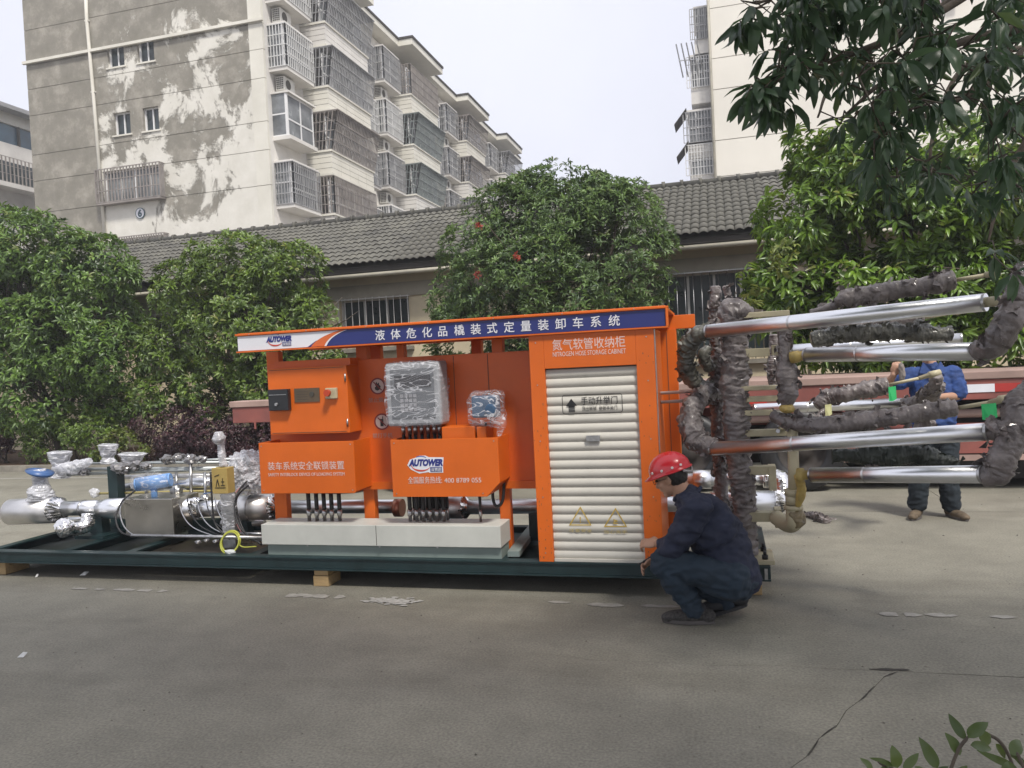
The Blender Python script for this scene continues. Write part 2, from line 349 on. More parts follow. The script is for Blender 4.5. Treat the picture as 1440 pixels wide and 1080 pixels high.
# ================================================================ GROUND
CONC = mat('worn_concrete', (.225, .215, .178), .78, var=.13, vscale=.9, bump=.0035, bscale=60, detail=8)
def ground_material():
    n = CONC.node_tree; b = n.nodes['Principled BSDF']
    # fine aggregate and pale scuffs over the broad tone
    tc = n.nodes.new('ShaderNodeTexCoord'); geo = n.nodes.new('ShaderNodeNewGeometry')
    base = b.inputs['Base Color'].links[0].from_socket
    t = n.nodes.new('ShaderNodeTexNoise'); t.inputs['Scale'].default_value = 3.2; t.inputs['Detail'].default_value = 12; t.inputs['Roughness'].default_value = .72
    n.links.new(geo.outputs['Position'], t.inputs['Vector'])
    r = n.nodes.new('ShaderNodeValToRGB'); r.color_ramp.elements[0].position = .28; r.color_ramp.elements[0].color = (.82, .81, .80, 1)
    r.color_ramp.elements[1].position = .72; r.color_ramp.elements[1].color = (1.13, 1.125, 1.11, 1)
    n.links.new(t.outputs['Fac'], r.inputs['Fac'])
    t2 = n.nodes.new('ShaderNodeTexNoise'); t2.inputs['Scale'].default_value = 75; t2.inputs['Detail'].default_value = 3
    n.links.new(geo.outputs['Position'], t2.inputs['Vector'])
    r2 = n.nodes.new('ShaderNodeValToRGB'); r2.color_ramp.elements[0].position = .3; r2.color_ramp.elements[0].color = (.76, .76, .75, 1); r2.color_ramp.elements[1].position = .68; r2.color_ramp.elements[1].color = (1.22, 1.22, 1.2, 1)
    n.links.new(t2.outputs['Fac'], r2.inputs['Fac'])
    m1 = n.nodes.new('ShaderNodeMix'); m1.data_type = 'RGBA'; m1.blend_type = 'MULTIPLY'; m1.inputs[0].default_value = 1
    m2 = n.nodes.new('ShaderNodeMix'); m2.data_type = 'RGBA'; m2.blend_type = 'MULTIPLY'; m2.inputs[0].default_value = 1
    n.links.new(base, m1.inputs[6]); n.links.new(r.outputs[0], m1.inputs[7])
    n.links.new(m1.outputs[2], m2.inputs[6]); n.links.new(r2.outputs[0], m2.inputs[7])
    mp = n.nodes.new('ShaderNodeMapping'); mp.inputs['Scale'].default_value = (.25, 1.6, 1); n.links.new(geo.outputs['Position'], mp.inputs[0])
    t3 = n.nodes.new('ShaderNodeTexNoise'); t3.inputs['Scale'].default_value = 1.3; t3.inputs['Detail'].default_value = 9; t3.inputs['Roughness'].default_value = .65; n.links.new(mp.outputs[0], t3.inputs['Vector'])
    r3 = n.nodes.new('ShaderNodeValToRGB'); r3.color_ramp.elements[0].position = .36; r3.color_ramp.elements[0].color = (.88, .87, .86, 1); r3.color_ramp.elements[1].position = .5; r3.color_ramp.elements[1].color = (1, 1, 1, 1)
    n.links.new(t3.outputs['Fac'], r3.inputs['Fac'])
    m3 = n.nodes.new('ShaderNodeMix'); m3.data_type = 'RGBA'; m3.blend_type = 'MULTIPLY'; m3.inputs[0].default_value = 1; n.links.new(m2.outputs[2], m3.inputs[6]); n.links.new(r3.outputs[0], m3.inputs[7])
    vo = n.nodes.new('ShaderNodeTexVoronoi'); vo.inputs['Scale'].default_value = 60; n.links.new(geo.outputs['Position'], vo.inputs['Vector'])
    r4 = n.nodes.new('ShaderNodeValToRGB'); r4.color_ramp.elements[0].position = .06; r4.color_ramp.elements[0].color = (.55, .55, .55, 1); r4.color_ramp.elements[1].position = .16; r4.color_ramp.elements[1].color = (1, 1, 1, 1); n.links.new(vo.outputs['Distance'], r4.inputs['Fac'])
    m4 = n.nodes.new('ShaderNodeMix'); m4.data_type = 'RGBA'; m4.blend_type = 'MULTIPLY'; m4.inputs[0].default_value = .35; n.links.new(m3.outputs[2], m4.inputs[6]); n.links.new(r4.outputs[0], m4.inputs[7])
    n.links.new(m4.outputs[2], b.inputs['Base Color'])
ground_material()
GRIT = mat('joint_dirt', (.05, .045, .038), .95, var=.3, vscale=20)
FARG = mat('far_ground', (.20, .185, .16), .9, var=.15, vscale=.3)
structure(MB().box(-600, 600, -300, 900, -.5, -.05).build('ground', FARG))
structure(MB().box(-40, 40, -6, 13, -.049, -.035).build('slab_bed', GRIT))
def slab(poly, gap=.0018, jit=.007, step=.22):
    """one cast slab: polygon in plan, worn wavering edges, thickness"""
    n = len(poly); c = sum((Vector((x, y, 0)) for x, y in poly), Vector()) / n; pts = []
    for i in range(n):
        a = Vector((*poly[i], 0)); b = Vector((*poly[(i + 1) % n], 0)); L = (b - a).length; k = max(1, int(min(L, 30) / step)); nrm = Vector((-(b - a).y, (b - a).x, 0)).normalized()
        if nrm.dot(c - a) < 0: nrm = -nrm
        for j in range(k):
            p = a.lerp(b, j / k)
            o_ = gap + jit * abs(noise.fractal(p * 3.1, .8, 2, 4)) if 0 < j else gap
            pts.append(p + nrm * o_)
    m_ = len(pts)
    bm = bmesh.new(); top = [bm.verts.new((p.x, p.y, 0)) for p in pts]; bot = [bm.verts.new((p.x, p.y, -.035)) for p in pts]
    bm.faces.new(top)
    for i in range(m_): bm.faces.new((top[i], top[(i + 1) % m_], bot[(i + 1) % m_], bot[i]))
    bmesh.ops.recalc_face_normals(bm, faces=bm.faces[:])
    me = bpy.data.meshes.new('concrete_slab'); bm.to_mesh(me); bm.free(); me.materials.append(CONC)
    return structure(place(me, 'concrete_slab', (0, 0, 0)))
a = WZ(770, 920); b = WZ(1262, 944); d = WZ(860, 838)
jy = 4.22; A = (a.x, a.y); B = (b.x, b.y); Dd = (d.x, d.y)
CK = [(q_.x, q_.y) for q_ in [WZ(*p_) for p_ in ((1243, 952), (1228, 968), (1205, 988), (1190, 999), (1176, 1022), (1152, 1038), (1134, 1064), (1105, 1085))]]; K2 = CK[-1]; Ke = (K2[0] - .9, -5)
TJ = [(q_.x, q_.y) for q_ in [WZ(*p_) for p_ in ((1180, 941), (1080, 935), (1010, 936), (905, 930), (830, 928))]]
Y2 = 8.45
slab([(-8, -5), Ke] + CK[::-1] + [B] + TJ + [A, Dd, (-.6, Y2), (-8, Y2)])
slab([Ke, (14, -5), (14, b.y + .1), B] + CK)
slab([A] + TJ[::-1] + [B, (14, b.y + .1), (14, Y2), (-.6, Y2), Dd])
slab([(-25, -5), (-8, -5), (-8, Y2), (-25, Y2)])
for x0, x1 in ((-30, -15), (-15, -8), (-8, -3), (-3, 2.2), (2.2, 8), (8, 22)): slab([(x0, Y2), (x1, Y2), (x1, 12.38), (x0, 12.38)])
# dark open crack scar at the broken corner
cr = MB()
for (x0, y0), (x1, y1), w0 in (((1222, 941), (1280, 943), .045), ((1262, 945), (1243, 953), .016), ((1230, 966), (1206, 988), .012), ((1176, 1021), (1154, 1037), .016), ((1150, 1040), (1134, 1064), .012)):
    p = WZ(x0, y0); q = WZ(x1, y1); nn = 14; L_, R_ = [], []
    t_ = (q - p).normalized(); s_ = Vector((-t_.y, t_.x, 0))
    for i in range(nn + 1):
        c_ = p.lerp(q, i / nn); ww = w0 * (.35 + .9 * abs(noise.noise(c_ * 9))) * math.sin(math.pi * min(1, max(.08, i / nn)))**.5
        c_ = c_ + s_ * .01 * noise.noise(c_ * 5); L_.append((c_ + s_ * ww / 2)); R_.append((c_ - s_ * ww / 2))
    for v_ in L_ + R_: v_.z = .003
    cr.add(L_ + R_, [(i, i + 1, nn + 2 + i, nn + 1 + i) for i in range(nn)])
structure(cr.build('concrete_crack', GRIT))
WORN = mat('worn_road_paint', (.34, .325, .29), .8, var=.18, vscale=14)
def strip(x0, x1, yc, w, z=.004, rag=.5, name='worn_road_line'):
    st = .02 if x1 - x0 < 3 else .08; nn = max(6, int((x1 - x0) / st)); T, U = [], []
    for i in range(nn + 1):
        x = x0 + (x1 - x0) * i / nn; e = min(1, (i + .3) / 2.5, (nn - i + .3) / 2.5)
        h1 = e * (1 - rag * 1.5 * abs(noise.fractal(Vector((x * 14, yc, 3)), .6, 2, 4))); h2 = e * (1 - rag * 1.5 * abs(noise.fractal(Vector((x * 14, yc, 9)), .6, 2, 4)))
        T.append((x, yc + w / 2 * h1, z)); U.append((x, yc - w / 2 * h2, z))
    fs = [(i, nn + 1 + i, nn + 2 + i, i + 1) for i in range(nn) if rag < .3 or noise.noise(Vector((i * .22, yc * 3, x0))) > -.22]
    return structure(MB().add(T + U, fs).build(name, WORN))
for xa, ya, xb, yb, wd in ((92, 828, 150, 829, .05), (160, 829, 236, 832, .07), (392, 838, 488, 839, .10), (770, 847, 803, 847.5, .06), (825, 851, 878, 851.5, .09), (900, 853, 955, 853, .06), (1232, 864, 1297, 865, .09), (1300, 865, 1346, 865.5, .09), (1392, 868, 1430, 868.5, .07)):
    p = WZ(xa, ya); q = WZ(xb, yb); strip(p.x, q.x, (p.y + q.y) / 2, wd)
strip(-25, -6.8, 11.46, .12, rag=.15)
p = WZ(552, 846)       # a smear of white plaster
mb = MB()
for i in range(150):
    c_ = p + Vector((rnd.gauss(0, .10), rnd.gauss(0, .035), 0)); r_ = rnd.uniform(.003, .022)
    mb.add([(c_.x + r_ * 1.5 * math.cos(t) * rnd.uniform(.6, 1.2), c_.y + r_ * math.sin(t) * rnd.uniform(.6, 1.2), .0042 + i * .00003) for t in [k * math.pi / 5 for k in range(10)]], [tuple(range(10))])
structure(mb.build('plaster_smear', mat('plaster_white', (.42, .41, .38), .85, var=.15, vscale=30)))
gr_ = random.Random(21); pb = MB()
for _ in range(420):
    d = 1.9 + 8 * gr_.random() ** 1.6; a = R(gr_.uniform(-48, 20)); x, y = d * math.sin(a), d * math.cos(a); r = gr_.uniform(.0018, .006) * (1 + .1 * d)
    vs = [(x + r * math.cos(t) * gr_.uniform(.6, 1.3), y + r * math.sin(t) * gr_.uniform(.6, 1.3), .0006) for t in (0, 1.5, 3, 4.6)] + [(x, y, r * gr_.uniform(.5, 1.1))]
    pb.add(vs, [(0, 1, 4), (1, 2, 4), (2, 3, 4), (3, 0, 4), (3, 2, 1, 0)])
tag(pb.build('grit', mat('grit_stone', (.2, .18, .15), .9, var=.35, vscale=3, col2=(.06, .055, .045)), None), 'fine grit and crumbs scattered over the concrete', None, kind='stuff')
# kerb and planting bed
KERB = mat('kerb_concrete', (.26, .24, .2), .85, var=.2, vscale=5, bump=.003)
kb = thing('kerb', (-12, 12.4, 0), 'low weathered concrete kerb along the planting bed', 'kerb'); kb['kind'] = 'structure'; del kb['category']
kst = MB().box(-.495, .495, 0, .13, -.03, .12).build('kerb_stone', KERB, None, origin=(0, 0, 0)); me_k = kst.data; bpy.data.objects.remove(kst)
for i in range(40): place(me_k, 'kerb_stone', (-26 + i, 12.4 + rnd.uniform(-.006, .006), rnd.uniform(-.004, .004)), kb)
structure(box('planting_bed', mat('bed_soil', (.13, .075, .04), .95, var=.3, vscale=8, bump=.03, bscale=15), None, -30, 16, 12.53, 16.2, -.03, .09))

# ================================================================ LONG TILED HOUSE
TILE = mat('grey_roof_tile', (.135, .13, .108), .85, var=.28, vscale=1.8, bump=.003, bscale=40, col2=(.065, .063, .056), detail=9)
HWALL = mat('house_render', (.62, .54, .38), .9, var=.15, vscale=1.3, bump=.002, col2=(.48, .41, .29))
HDARK = mat('dark_board', (.05, .045, .04), .9)  # dark boards: fascia, soffit, roof edges, awning
GUTTER = mat('cream_gutter', (.50, .47, .38), .6, var=.15, vscale=2)
GLASS = mat('window_glass', (.03, .045, .05), .3, var=.3, vscale=3)
BARW = mat('white_bar', (.55, .54, .52), .6, var=.1)
house = thing('tiled_house', (-5, 16, 0), 'long low beige house with a grey wavy tiled roof behind the trees', 'house')
hx0, hx1 = -19, 7.5
def wall_with_holes(x0, x1, z0, z1, holes, y0, y1, mb):
    xs = sorted({x0, x1} | {h[0] for h in holes} | {h[1] for h in holes}); zs = sorted({z0, z1} | {h[2] for h in holes} | {h[3] for h in holes})
    for i in range(len(xs) - 1):
        for j in range(len(zs) - 1):
            cx_, cz_ = (xs[i] + xs[i + 1]) / 2, (zs[j] + zs[j + 1]) / 2
            if not any(h[0] < cx_ < h[1] and h[2] < cz_ < h[3] for h in holes): mb.box(xs[i], xs[i + 1], y0, y1, zs[j], zs[j + 1])
    return mb
hw = [(-8.30, -6.62, 2.25, 3.30), (-1.15, .95, 1.6, 3.32), (-13.5, -11.9, 2.2, 3.3), (3.2, 5, 1.8, 3.3)]
wall_with_holes(hx0, hx1, 0, 3.825, hw, 16, 16.25, MB()).build('wall', HWALL, house)
box('wall', HWALL, house, hx0, hx0 + .25, 16.25, 21, 0, 3.8); box('wall', HWALL, house, hx1 - .25, hx1, 16.25, 21, 0, 3.8)
box('lintel_band', mat('grey_band', (.36, .33, .27), .9, var=.1), house, hx0, hx1, 15.95, 16.0, 3.30, 3.60)
for (x0, x1, z0, z1) in hw:
    f = MB(); f.box(x0, x1, 16.1, 16.15, z0, z0 + .05).box(x0, x1, 16.1, 16.15, z1 - .05, z1)
    nn = 3 if x1 - x0 < 1.9 else 4
    for i in range(nn + 1):
        xx = x0 + (x1 - x0 - .05) * i / nn; f.box(xx, xx + .05, 16.095, 16.145, z0 + .05, z1 - .05)
    zt = z0 + (z1 - z0) * .36; f.box(x0 + .05, x1 - .05, 16.1, 16.14, zt, zt + .05)
    wf = f.build('window', BARW, house)
    box('pane', GLASS, wf, x0, x1, 16.155, 16.17, z0, z1)
    g = MB(); k = int((x1 - x0) / .155)
    for i in range(k + 1):
        xx = x0 + (x1 - x0) * i / k; g.tube([(xx, 15.93, z0 - .05), (xx, 15.93, z1 + .02)], .010, 6)
    for zz in (z0, zt, z1 - .02): g.box(x0 - .05, x1 + .05, 15.915, 15.93, zz, zz + .025)
    g.build('window_bars', BARW if x0 < -2 else STEEL, wf)
    box('sill', KERB, wf, x0 - .08, x1 + .08, 15.9, 16.0, z0 - .14, z0 - .055)
ey, ez, ry_, rz_ = 15.38, 3.98, 18.6, 5.60        # eave and ridge of the near slope
sl_ = Vector((0, ry_ - ey, rz_ - ez)); SL = sl_.length; sl_.normalize(); sn = Vector((0, -sl_.z, sl_.y))
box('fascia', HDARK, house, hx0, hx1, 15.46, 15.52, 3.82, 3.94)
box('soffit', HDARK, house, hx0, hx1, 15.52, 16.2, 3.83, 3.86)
gt = MB()
for a0, a1 in ((hx0, -9.2), (-9.19, -2.1), (-2.09, hx1)):
    gt.tube([(a0, 15.5, 3.755), (a1, 15.5, 3.765)], .05, 10)
gt.build('gutter', GUTTER, house)
for x in (-4.4, 1.6): MB().tube([(x, 15.5, 3.75), (x, 15.85, 3.4), (x, 15.9, .1)], .04, 8).build('downpipe', GUTTER, house)
rf = MB(); rf.add([(hx0 - .2, ey + .06, ez - .05), (hx1 + .2, ey + .06, ez - .05), (hx1 + .2, ry_, rz_ - .08), (hx0 - .2, ry_, rz_ - .08), (hx0 - .2, 21.9, 4.0), (hx1 + .2, 21.9, 4.0)], [(0, 1, 2, 3), (3, 2, 5, 4)])
roof = rf.build('roof', TILE, house)
TW, ROWS = .165, 12; TR = SL / ROWS
def tile_mesh():
    mb = MB(); nseg = 6; vs = []
    for s_, lift in ((0, .035), (TR * 1.12, .008)):
        for lay in (0, -.016):
            for i in range(nseg + 1):
                u = i / nseg; h = .038 * math.sin(math.pi * u) ** 1.0 * (1.0) - .006
                vs.append(Vector((u * TW, 0, 0)) + sl_ * s_ + sn * (h + lift + lay))
    k = nseg + 1; f = []
    for i in range(nseg): f += [(i, i + 1, 2 * k + i + 1, 2 * k + i), (k + i, k + i + 1, i + 1, i)]
    f += [(0, 2 * k, 3 * k, k), (nseg, k + nseg, 3 * k + nseg, 2 * k + nseg)]
    mb.add(vs, f, False); return mb
tmb = tile_mesh(); me_t = bpy.data.meshes.new('roof_tile'); me_t.from_pydata([tuple(v) for v in tmb.v], [], tmb.f)
me_t.polygons.foreach_set('use_smooth', [True] * 12 + [False] * (len(me_t.polygons) - 12)); me_t.materials.append(TILE); me_t.update()
ncol = int((hx1 - hx0 + .3) / TW); single, rest = [], MB()
cand = []
for c_ in range(ncol):
    for r_ in range(ROWS):
        x = hx0 - .15 + c_ * TW; p = Vector((x, ey, ez)) + sl_ * (TR * r_) + Vector((rnd.uniform(-.005, .005), 0, rnd.uniform(-.004, .004)))
        vis = (-6.9 < x < -4.6) or (-1.5 < x < .9) 
        cand.append((0 if vis else 1, (p - CAM).length, c_, r_, p))
cand.sort(key=lambda t: t[:2])
for i, (vis, _, c_, r_, p) in enumerate(cand):
    if i < 299: place(me_t, 'roof_tile', p, roof)
    else: rest.add([Vector(v) + p for v in tmb.v], tmb.f, False)
ro = rest.build('roof_tiles', TILE, roof); ro['kind'] = 'stuff'
rg = MB(); 
for i in range(int((hx1 - hx0 + .4) / .42)):
    x = hx0 - .2 + i * .42; rg.tube([(x, ry_, rz_ + .03), (x + .36, ry_, rz_ + .03), (x + .37, ry_, rz_ + .045), (x + .43, ry_, rz_ + .045)], [.085, .085, .11, .11], 10)
rg.build('ridge_tiles', TILE, house)['kind'] = 'stuff'

# ================================================================ APARTMENT BUILDING 6
def peel_material():
    M = bpy.data.materials.new('peeling_render'); M.use_nodes = True; n = M.node_tree; b = n.nodes['Principled BSDF']; b.inputs['Roughness'].default_value = .9
    g = n.nodes.new('ShaderNodeNewGeometry'); sp = n.nodes.new('ShaderNodeSeparateXYZ'); n.links.new(g.outputs['Position'], sp.inputs[0])
    t = n.nodes.new('ShaderNodeTexNoise'); t.inputs['Scale'].default_value = .42; t.inputs['Detail'].default_value = 11; t.inputs['Roughness'].default_value = .7; t.inputs['Distortion'].default_value = .35
    mp = n.nodes.new('ShaderNodeMapping'); mp.inputs['Scale'].default_value = (1, 1, .85); mp.inputs['Location'].default_value = (3.2, 0, 7.1)
    n.links.new(g.outputs['Position'], mp.inputs[0]); n.links.new(mp.outputs[0], t.inputs['Vector'])
    # the part left of the downpipe has lost its paint; the lower right kept it
    mr = n.nodes.new('ShaderNodeMapRange'); mr.inputs['From Min'].default_value = -26.9; mr.inputs['From Max'].default_value = -26.2; mr.inputs['To Min'].default_value = .17; mr.inputs['To Max'].default_value = 0
    n.links.new(sp.outputs['X'], mr.inputs['Value'])
    mz = n.nodes.new('ShaderNodeMapRange'); mz.inputs['From Min'].default_value = 7; mz.inputs['From Max'].default_value = 17; mz.inputs['To Min'].default_value = -.11; mz.inputs['To Max'].default_value = .075
    n.links.new(sp.outputs['Z'], mz.inputs['Value'])
    ad = n.nodes.new('ShaderNodeMath'); ad.operation = 'ADD'; n.links.new(t.outputs['Fac'], ad.inputs[0]); n.links.new(mr.outputs[0], ad.inputs[1])
    ad2 = n.nodes.new('ShaderNodeMath'); ad2.operation = 'ADD'; n.links.new(ad.outputs[0], ad2.inputs[0]); n.links.new(mz.outputs[0], ad2.inputs[1])
    r = n.nodes.new('ShaderNodeValToRGB'); r.color_ramp.elements[0].position = .47; r.color_ramp.elements[1].position = .515
    n.links.new(ad2.outputs[0], r.inputs['Fac'])
    t2 = n.nodes.new('ShaderNodeTexNoise'); t2.inputs['Scale'].default_value = 1.1; t2.inputs['Detail'].default_value = 9; t2.inputs['Roughness'].default_value = .7; n.links.new(g.outputs['Position'], t2.inputs['Vector'])
    cg = n.nodes.new('ShaderNodeValToRGB'); cg.color_ramp.elements[0].position = .3; cg.color_ramp.elements[0].color = (.18, .17, .14, 1); cg.color_ramp.elements[1].position = .72; cg.color_ramp.elements[1].color = (.40, .37, .32, 1)
    e = cg.color_ramp.elements.new(.5); e.color = (.235, .22, .185, 1)
    n.links.new(t2.outputs['Fac'], cg.inputs['Fac'])
    cc = n.nodes.new('ShaderNodeValToRGB'); cc.color_ramp.elements[0].position = .25; cc.color_ramp.elements[0].color = (.56, .54, .475, 1); cc.color_ramp.elements[1].position = .65; cc.color_ramp.elements[1].color = (.70, .68, .62, 1)
    n.links.new(t2.outputs['Fac'], cc.inputs['Fac'])
    m_ = n.nodes.new('ShaderNodeMix'); m_.data_type = 'RGBA'; n.links.new(r.outputs[0], m_.inputs[0]); n.links.new(cc.outputs[0], m_.inputs[6]); n.links.new(cg.outputs[0], m_.inputs[7])
    n.links.new(m_.outputs[2], b.inputs['Base Color'])
    bp = n.nodes.new('ShaderNodeBump'); bp.invert = True; bp.inputs['Distance'].default_value = .02; n.links.new(r.outputs[0], bp.inputs['Height']); n.links.new(bp.outputs[0], b.inputs['Normal'])
    return M
PEEL = peel_material()
CREAM = mat('cream_render', (.70, .68, .61), .85, var=.08, vscale=.6, col2=(.58, .56, .49))
SIDE = mat('side_render', (.68, .66, .62), .85, var=.08, vscale=.8, col2=(.55, .53, .50))
GAPM = mat('dark_gap', (.08, .075, .065), .95)
CAGE = [mat('cage_grey', (.33, .33, .335), .6, var=.2, vscale=2), mat('cage_green', (.22, .25, .245), .6, var=.2, vscale=2), mat('cage_brown', (.29, .26, .24), .7, var=.2, vscale=2), mat('cage_white', (.6, .6, .59), .5, var=.1)]
UPVC = mat('white_window_frame', (.72, .72, .72), .4, var=.03)
CURT = mat('pale_blind_glass', (.25, .265, .275), .25, var=.3, vscale=.9, col2=(.05, .055, .06))
ACW = mat('air_conditioner_white', (.6, .59, .55), .5, var=.1)
apt = thing('apartment_building', (-24, 35, 0), 'tall old apartment block with peeling gable marked 6 and caged balconies', 'building')
gx0, gx1, gy = -30.15, -17.9, 29.0
def gp(px, py): q = W(px, py, gy); return q.x, q.z
seams = [gp(361, y)[1] for y in (-70, -22, 33, 70, 111, 172, 212.5, 262)]
wins = []
for x0, y0, x1, y1 in ((152, 61, 172, 95), (194, 53, 214, 88), (161, 156, 181, 190), (202, 149, 221, 184)):
    a0 = gp(x0, y1); a1 = gp(x1, y0); wins.append((a0[0], a1[0] + .05, a0[1] - .02, a1[1]))
wb0 = gp(147, 286); wb1 = gp(229, 240); big = (wb0[0], wb1[0], wb0[1] - .05, wb1[1] + .3)
wc0 = gp(174, 370); wc1 = gp(235, 329); big2 = (wc0[0], wc1[0], wc0[1], wc1[1])
zs = [0] + sorted(seams) + [20.2]
mb = MB()
mb2 = MB()
for i in range(len(zs) - 1):
    z0, z1 = zs[i] + (.012 if i else 0), zs[i + 1] - .012
    hs = [(h[0], h[1], max(h[2], z0), min(h[3], z1)) for h in wins + [big, big2] if h[3] > z0 and h[2] < z1]
    wall_with_holes(gx0, -18.55, z0, z1, hs, gy, gy + .12, mb)
    mb2.box(-18.545, gx1, gy - .02, gy + .12, z0, z1)
gw = mb.build('gable_wall', PEEL, apt)
mb2.build('corner_strip', CREAM, gw)
box('wall_core', GAPM, apt, gx0 + .02, gx1 - .06, gy + .42, gy + .6, 0, 20.1)
mb = MB(); wall_with_holes(gx0 + .02, gx1 - .06, 0, 20.1, wins + [big, big2], gy + .125, gy + .40, mb); mb.build('wall_backing', SIDE, apt)
cz = gp(361, 33)[1]
for z_ in [seams[2] + .0]:
    MB().box(gx0 - .1, gx1 + .1, gy - .14, gy - .022, z_ + .05, z_ + .17).build('cornice', CREAM, apt)
for h in wins:
    x0, x1, z0, z1 = h; f = MB(); f.box(x0, x1, gy + .16, gy + .2, z0, z0 + .05).box(x0, x1, gy + .16, gy + .2, z1 - .05, z1); 
    for xx in (x0, (x0 + x1) / 2 - .03, x1 - .06): f.box(xx, xx + .06, gy + .155, gy + .205, z0 + .05, z1 - .05)
    wo_ = f.build('window', UPVC, apt); box('pane', GLASS, wo_, x0, x1, gy + .21, gy + .22, z0, z1)
    box('sill', CREAM, wo_, x0 - .08, x1 + .08, gy - .05, gy - .002, z0 - .08, z0 - .01)
def cage_bars(mb, x0, x1, y0, y1, z0, z1, axis, n, rows=4, r=.013, flare=0.):
    """bars filling a rectangle; axis 'x' = bars stand along a wall facing X, 'y' = facing -Y. flare leans the top outward"""
    for i in range(n + 1):
        t = i / n
        if axis == 'x': p = Vector((x1, y0 + (y1 - y0) * t, z0)); q = Vector((x1 + flare, y0 + (y1 - y0) * t, z1))
        else: p = Vector((x0 + (x1 - x0) * t, y0, z0)); q = Vector((x0 + (x1 + flare - x0) * t, y0, z1))
        mb.beam(p, q, 2 * r, 2 * r, (1, 0, 0) if axis == 'y' else (0, 1, 0))
    for k in range(rows + 1):
        t = k / rows; z = z0 + (z1 - z0) * t
        if axis == 'x': mb.box(x1 + flare * t - .012, x1 + flare * t + .018, y0, y1, z - .018, z + .018)
        else: mb.box(x0, x1 + flare * t, y0 - .018, y0 + .012, z - .018, z + .018)
for h, ex in ((big, 1), (big2, 1)):
    x0, x1, z0, z1 = h
    f = MB(); f.box(x0, x1, gy + .16, gy + .2, z0, z0 + .06).box(x0, x1, gy + .16, gy + .2, z1 - .06, z1)
    for k in range(5): xx = x0 + (x1 - x0 - .06) * k / 4; f.box(xx, xx + .06, gy + .155, gy + .205, z0 + .06, z1 - .06)
    wo_ = f.build('window', UPVC, apt); box('pane', CURT, wo_, x0, x1, gy + .21, gy + .22, z0, z1)
    g = MB(); cage_bars(g, x0 - .1, x1 + .1, gy - .35, gy - .35, z0, z1, 'y', 20, 3, .02)
    for xx in (x0 - .1, x1 + .1):
        for z_ in (z0, z1): g.beam((xx, gy - .35, z_), (xx, gy - .02, z_), .04, .04)
        for k in range(1, 4): g.beam((xx, gy - .35 + .085 * k, z0), (xx, gy - .35 + .085 * k, z1), .03, .03, (1, 0, 0))
    g.box(x0 - .1, x1 + .1, gy - .36, gy - .02, z0 - .1, z0 - .03)
    g.build('window_bars', CAGE[2], wo_)
dp = MB(); pts_ = [gp(122, -20), gp(124, 30), gp(133, 130), gp(150, 340)]
dp.tube([(x, gy - .08, z) for x, z in pts_], .075, 10)
for x, z in pts_[1:]: dp.box(x - .1, x + .1, gy - .12, gy - .01, z - .03, z + .03)
dp.build('downpipe', CREAM, apt)
sx, sz = gp(198, 300)
plate = MB().tube([(sx, gy - .05, sz), (sx, gy - .015, sz)], .24, 32).build('number_plate', mat('plate_teal', (.06, .12, .15), .4), apt)
MB().tube([(sx, gy - .058, sz), (sx, gy - .052, sz)], .205, 32).build('plate_disc', WHITE_SIGN, plate)
text('6', .42, mat('plate_digit', (.03, .07, .10), .4), plate, (sx, gy - .062, sz - .15), align='CENTER', bold=.022, name='numeral')
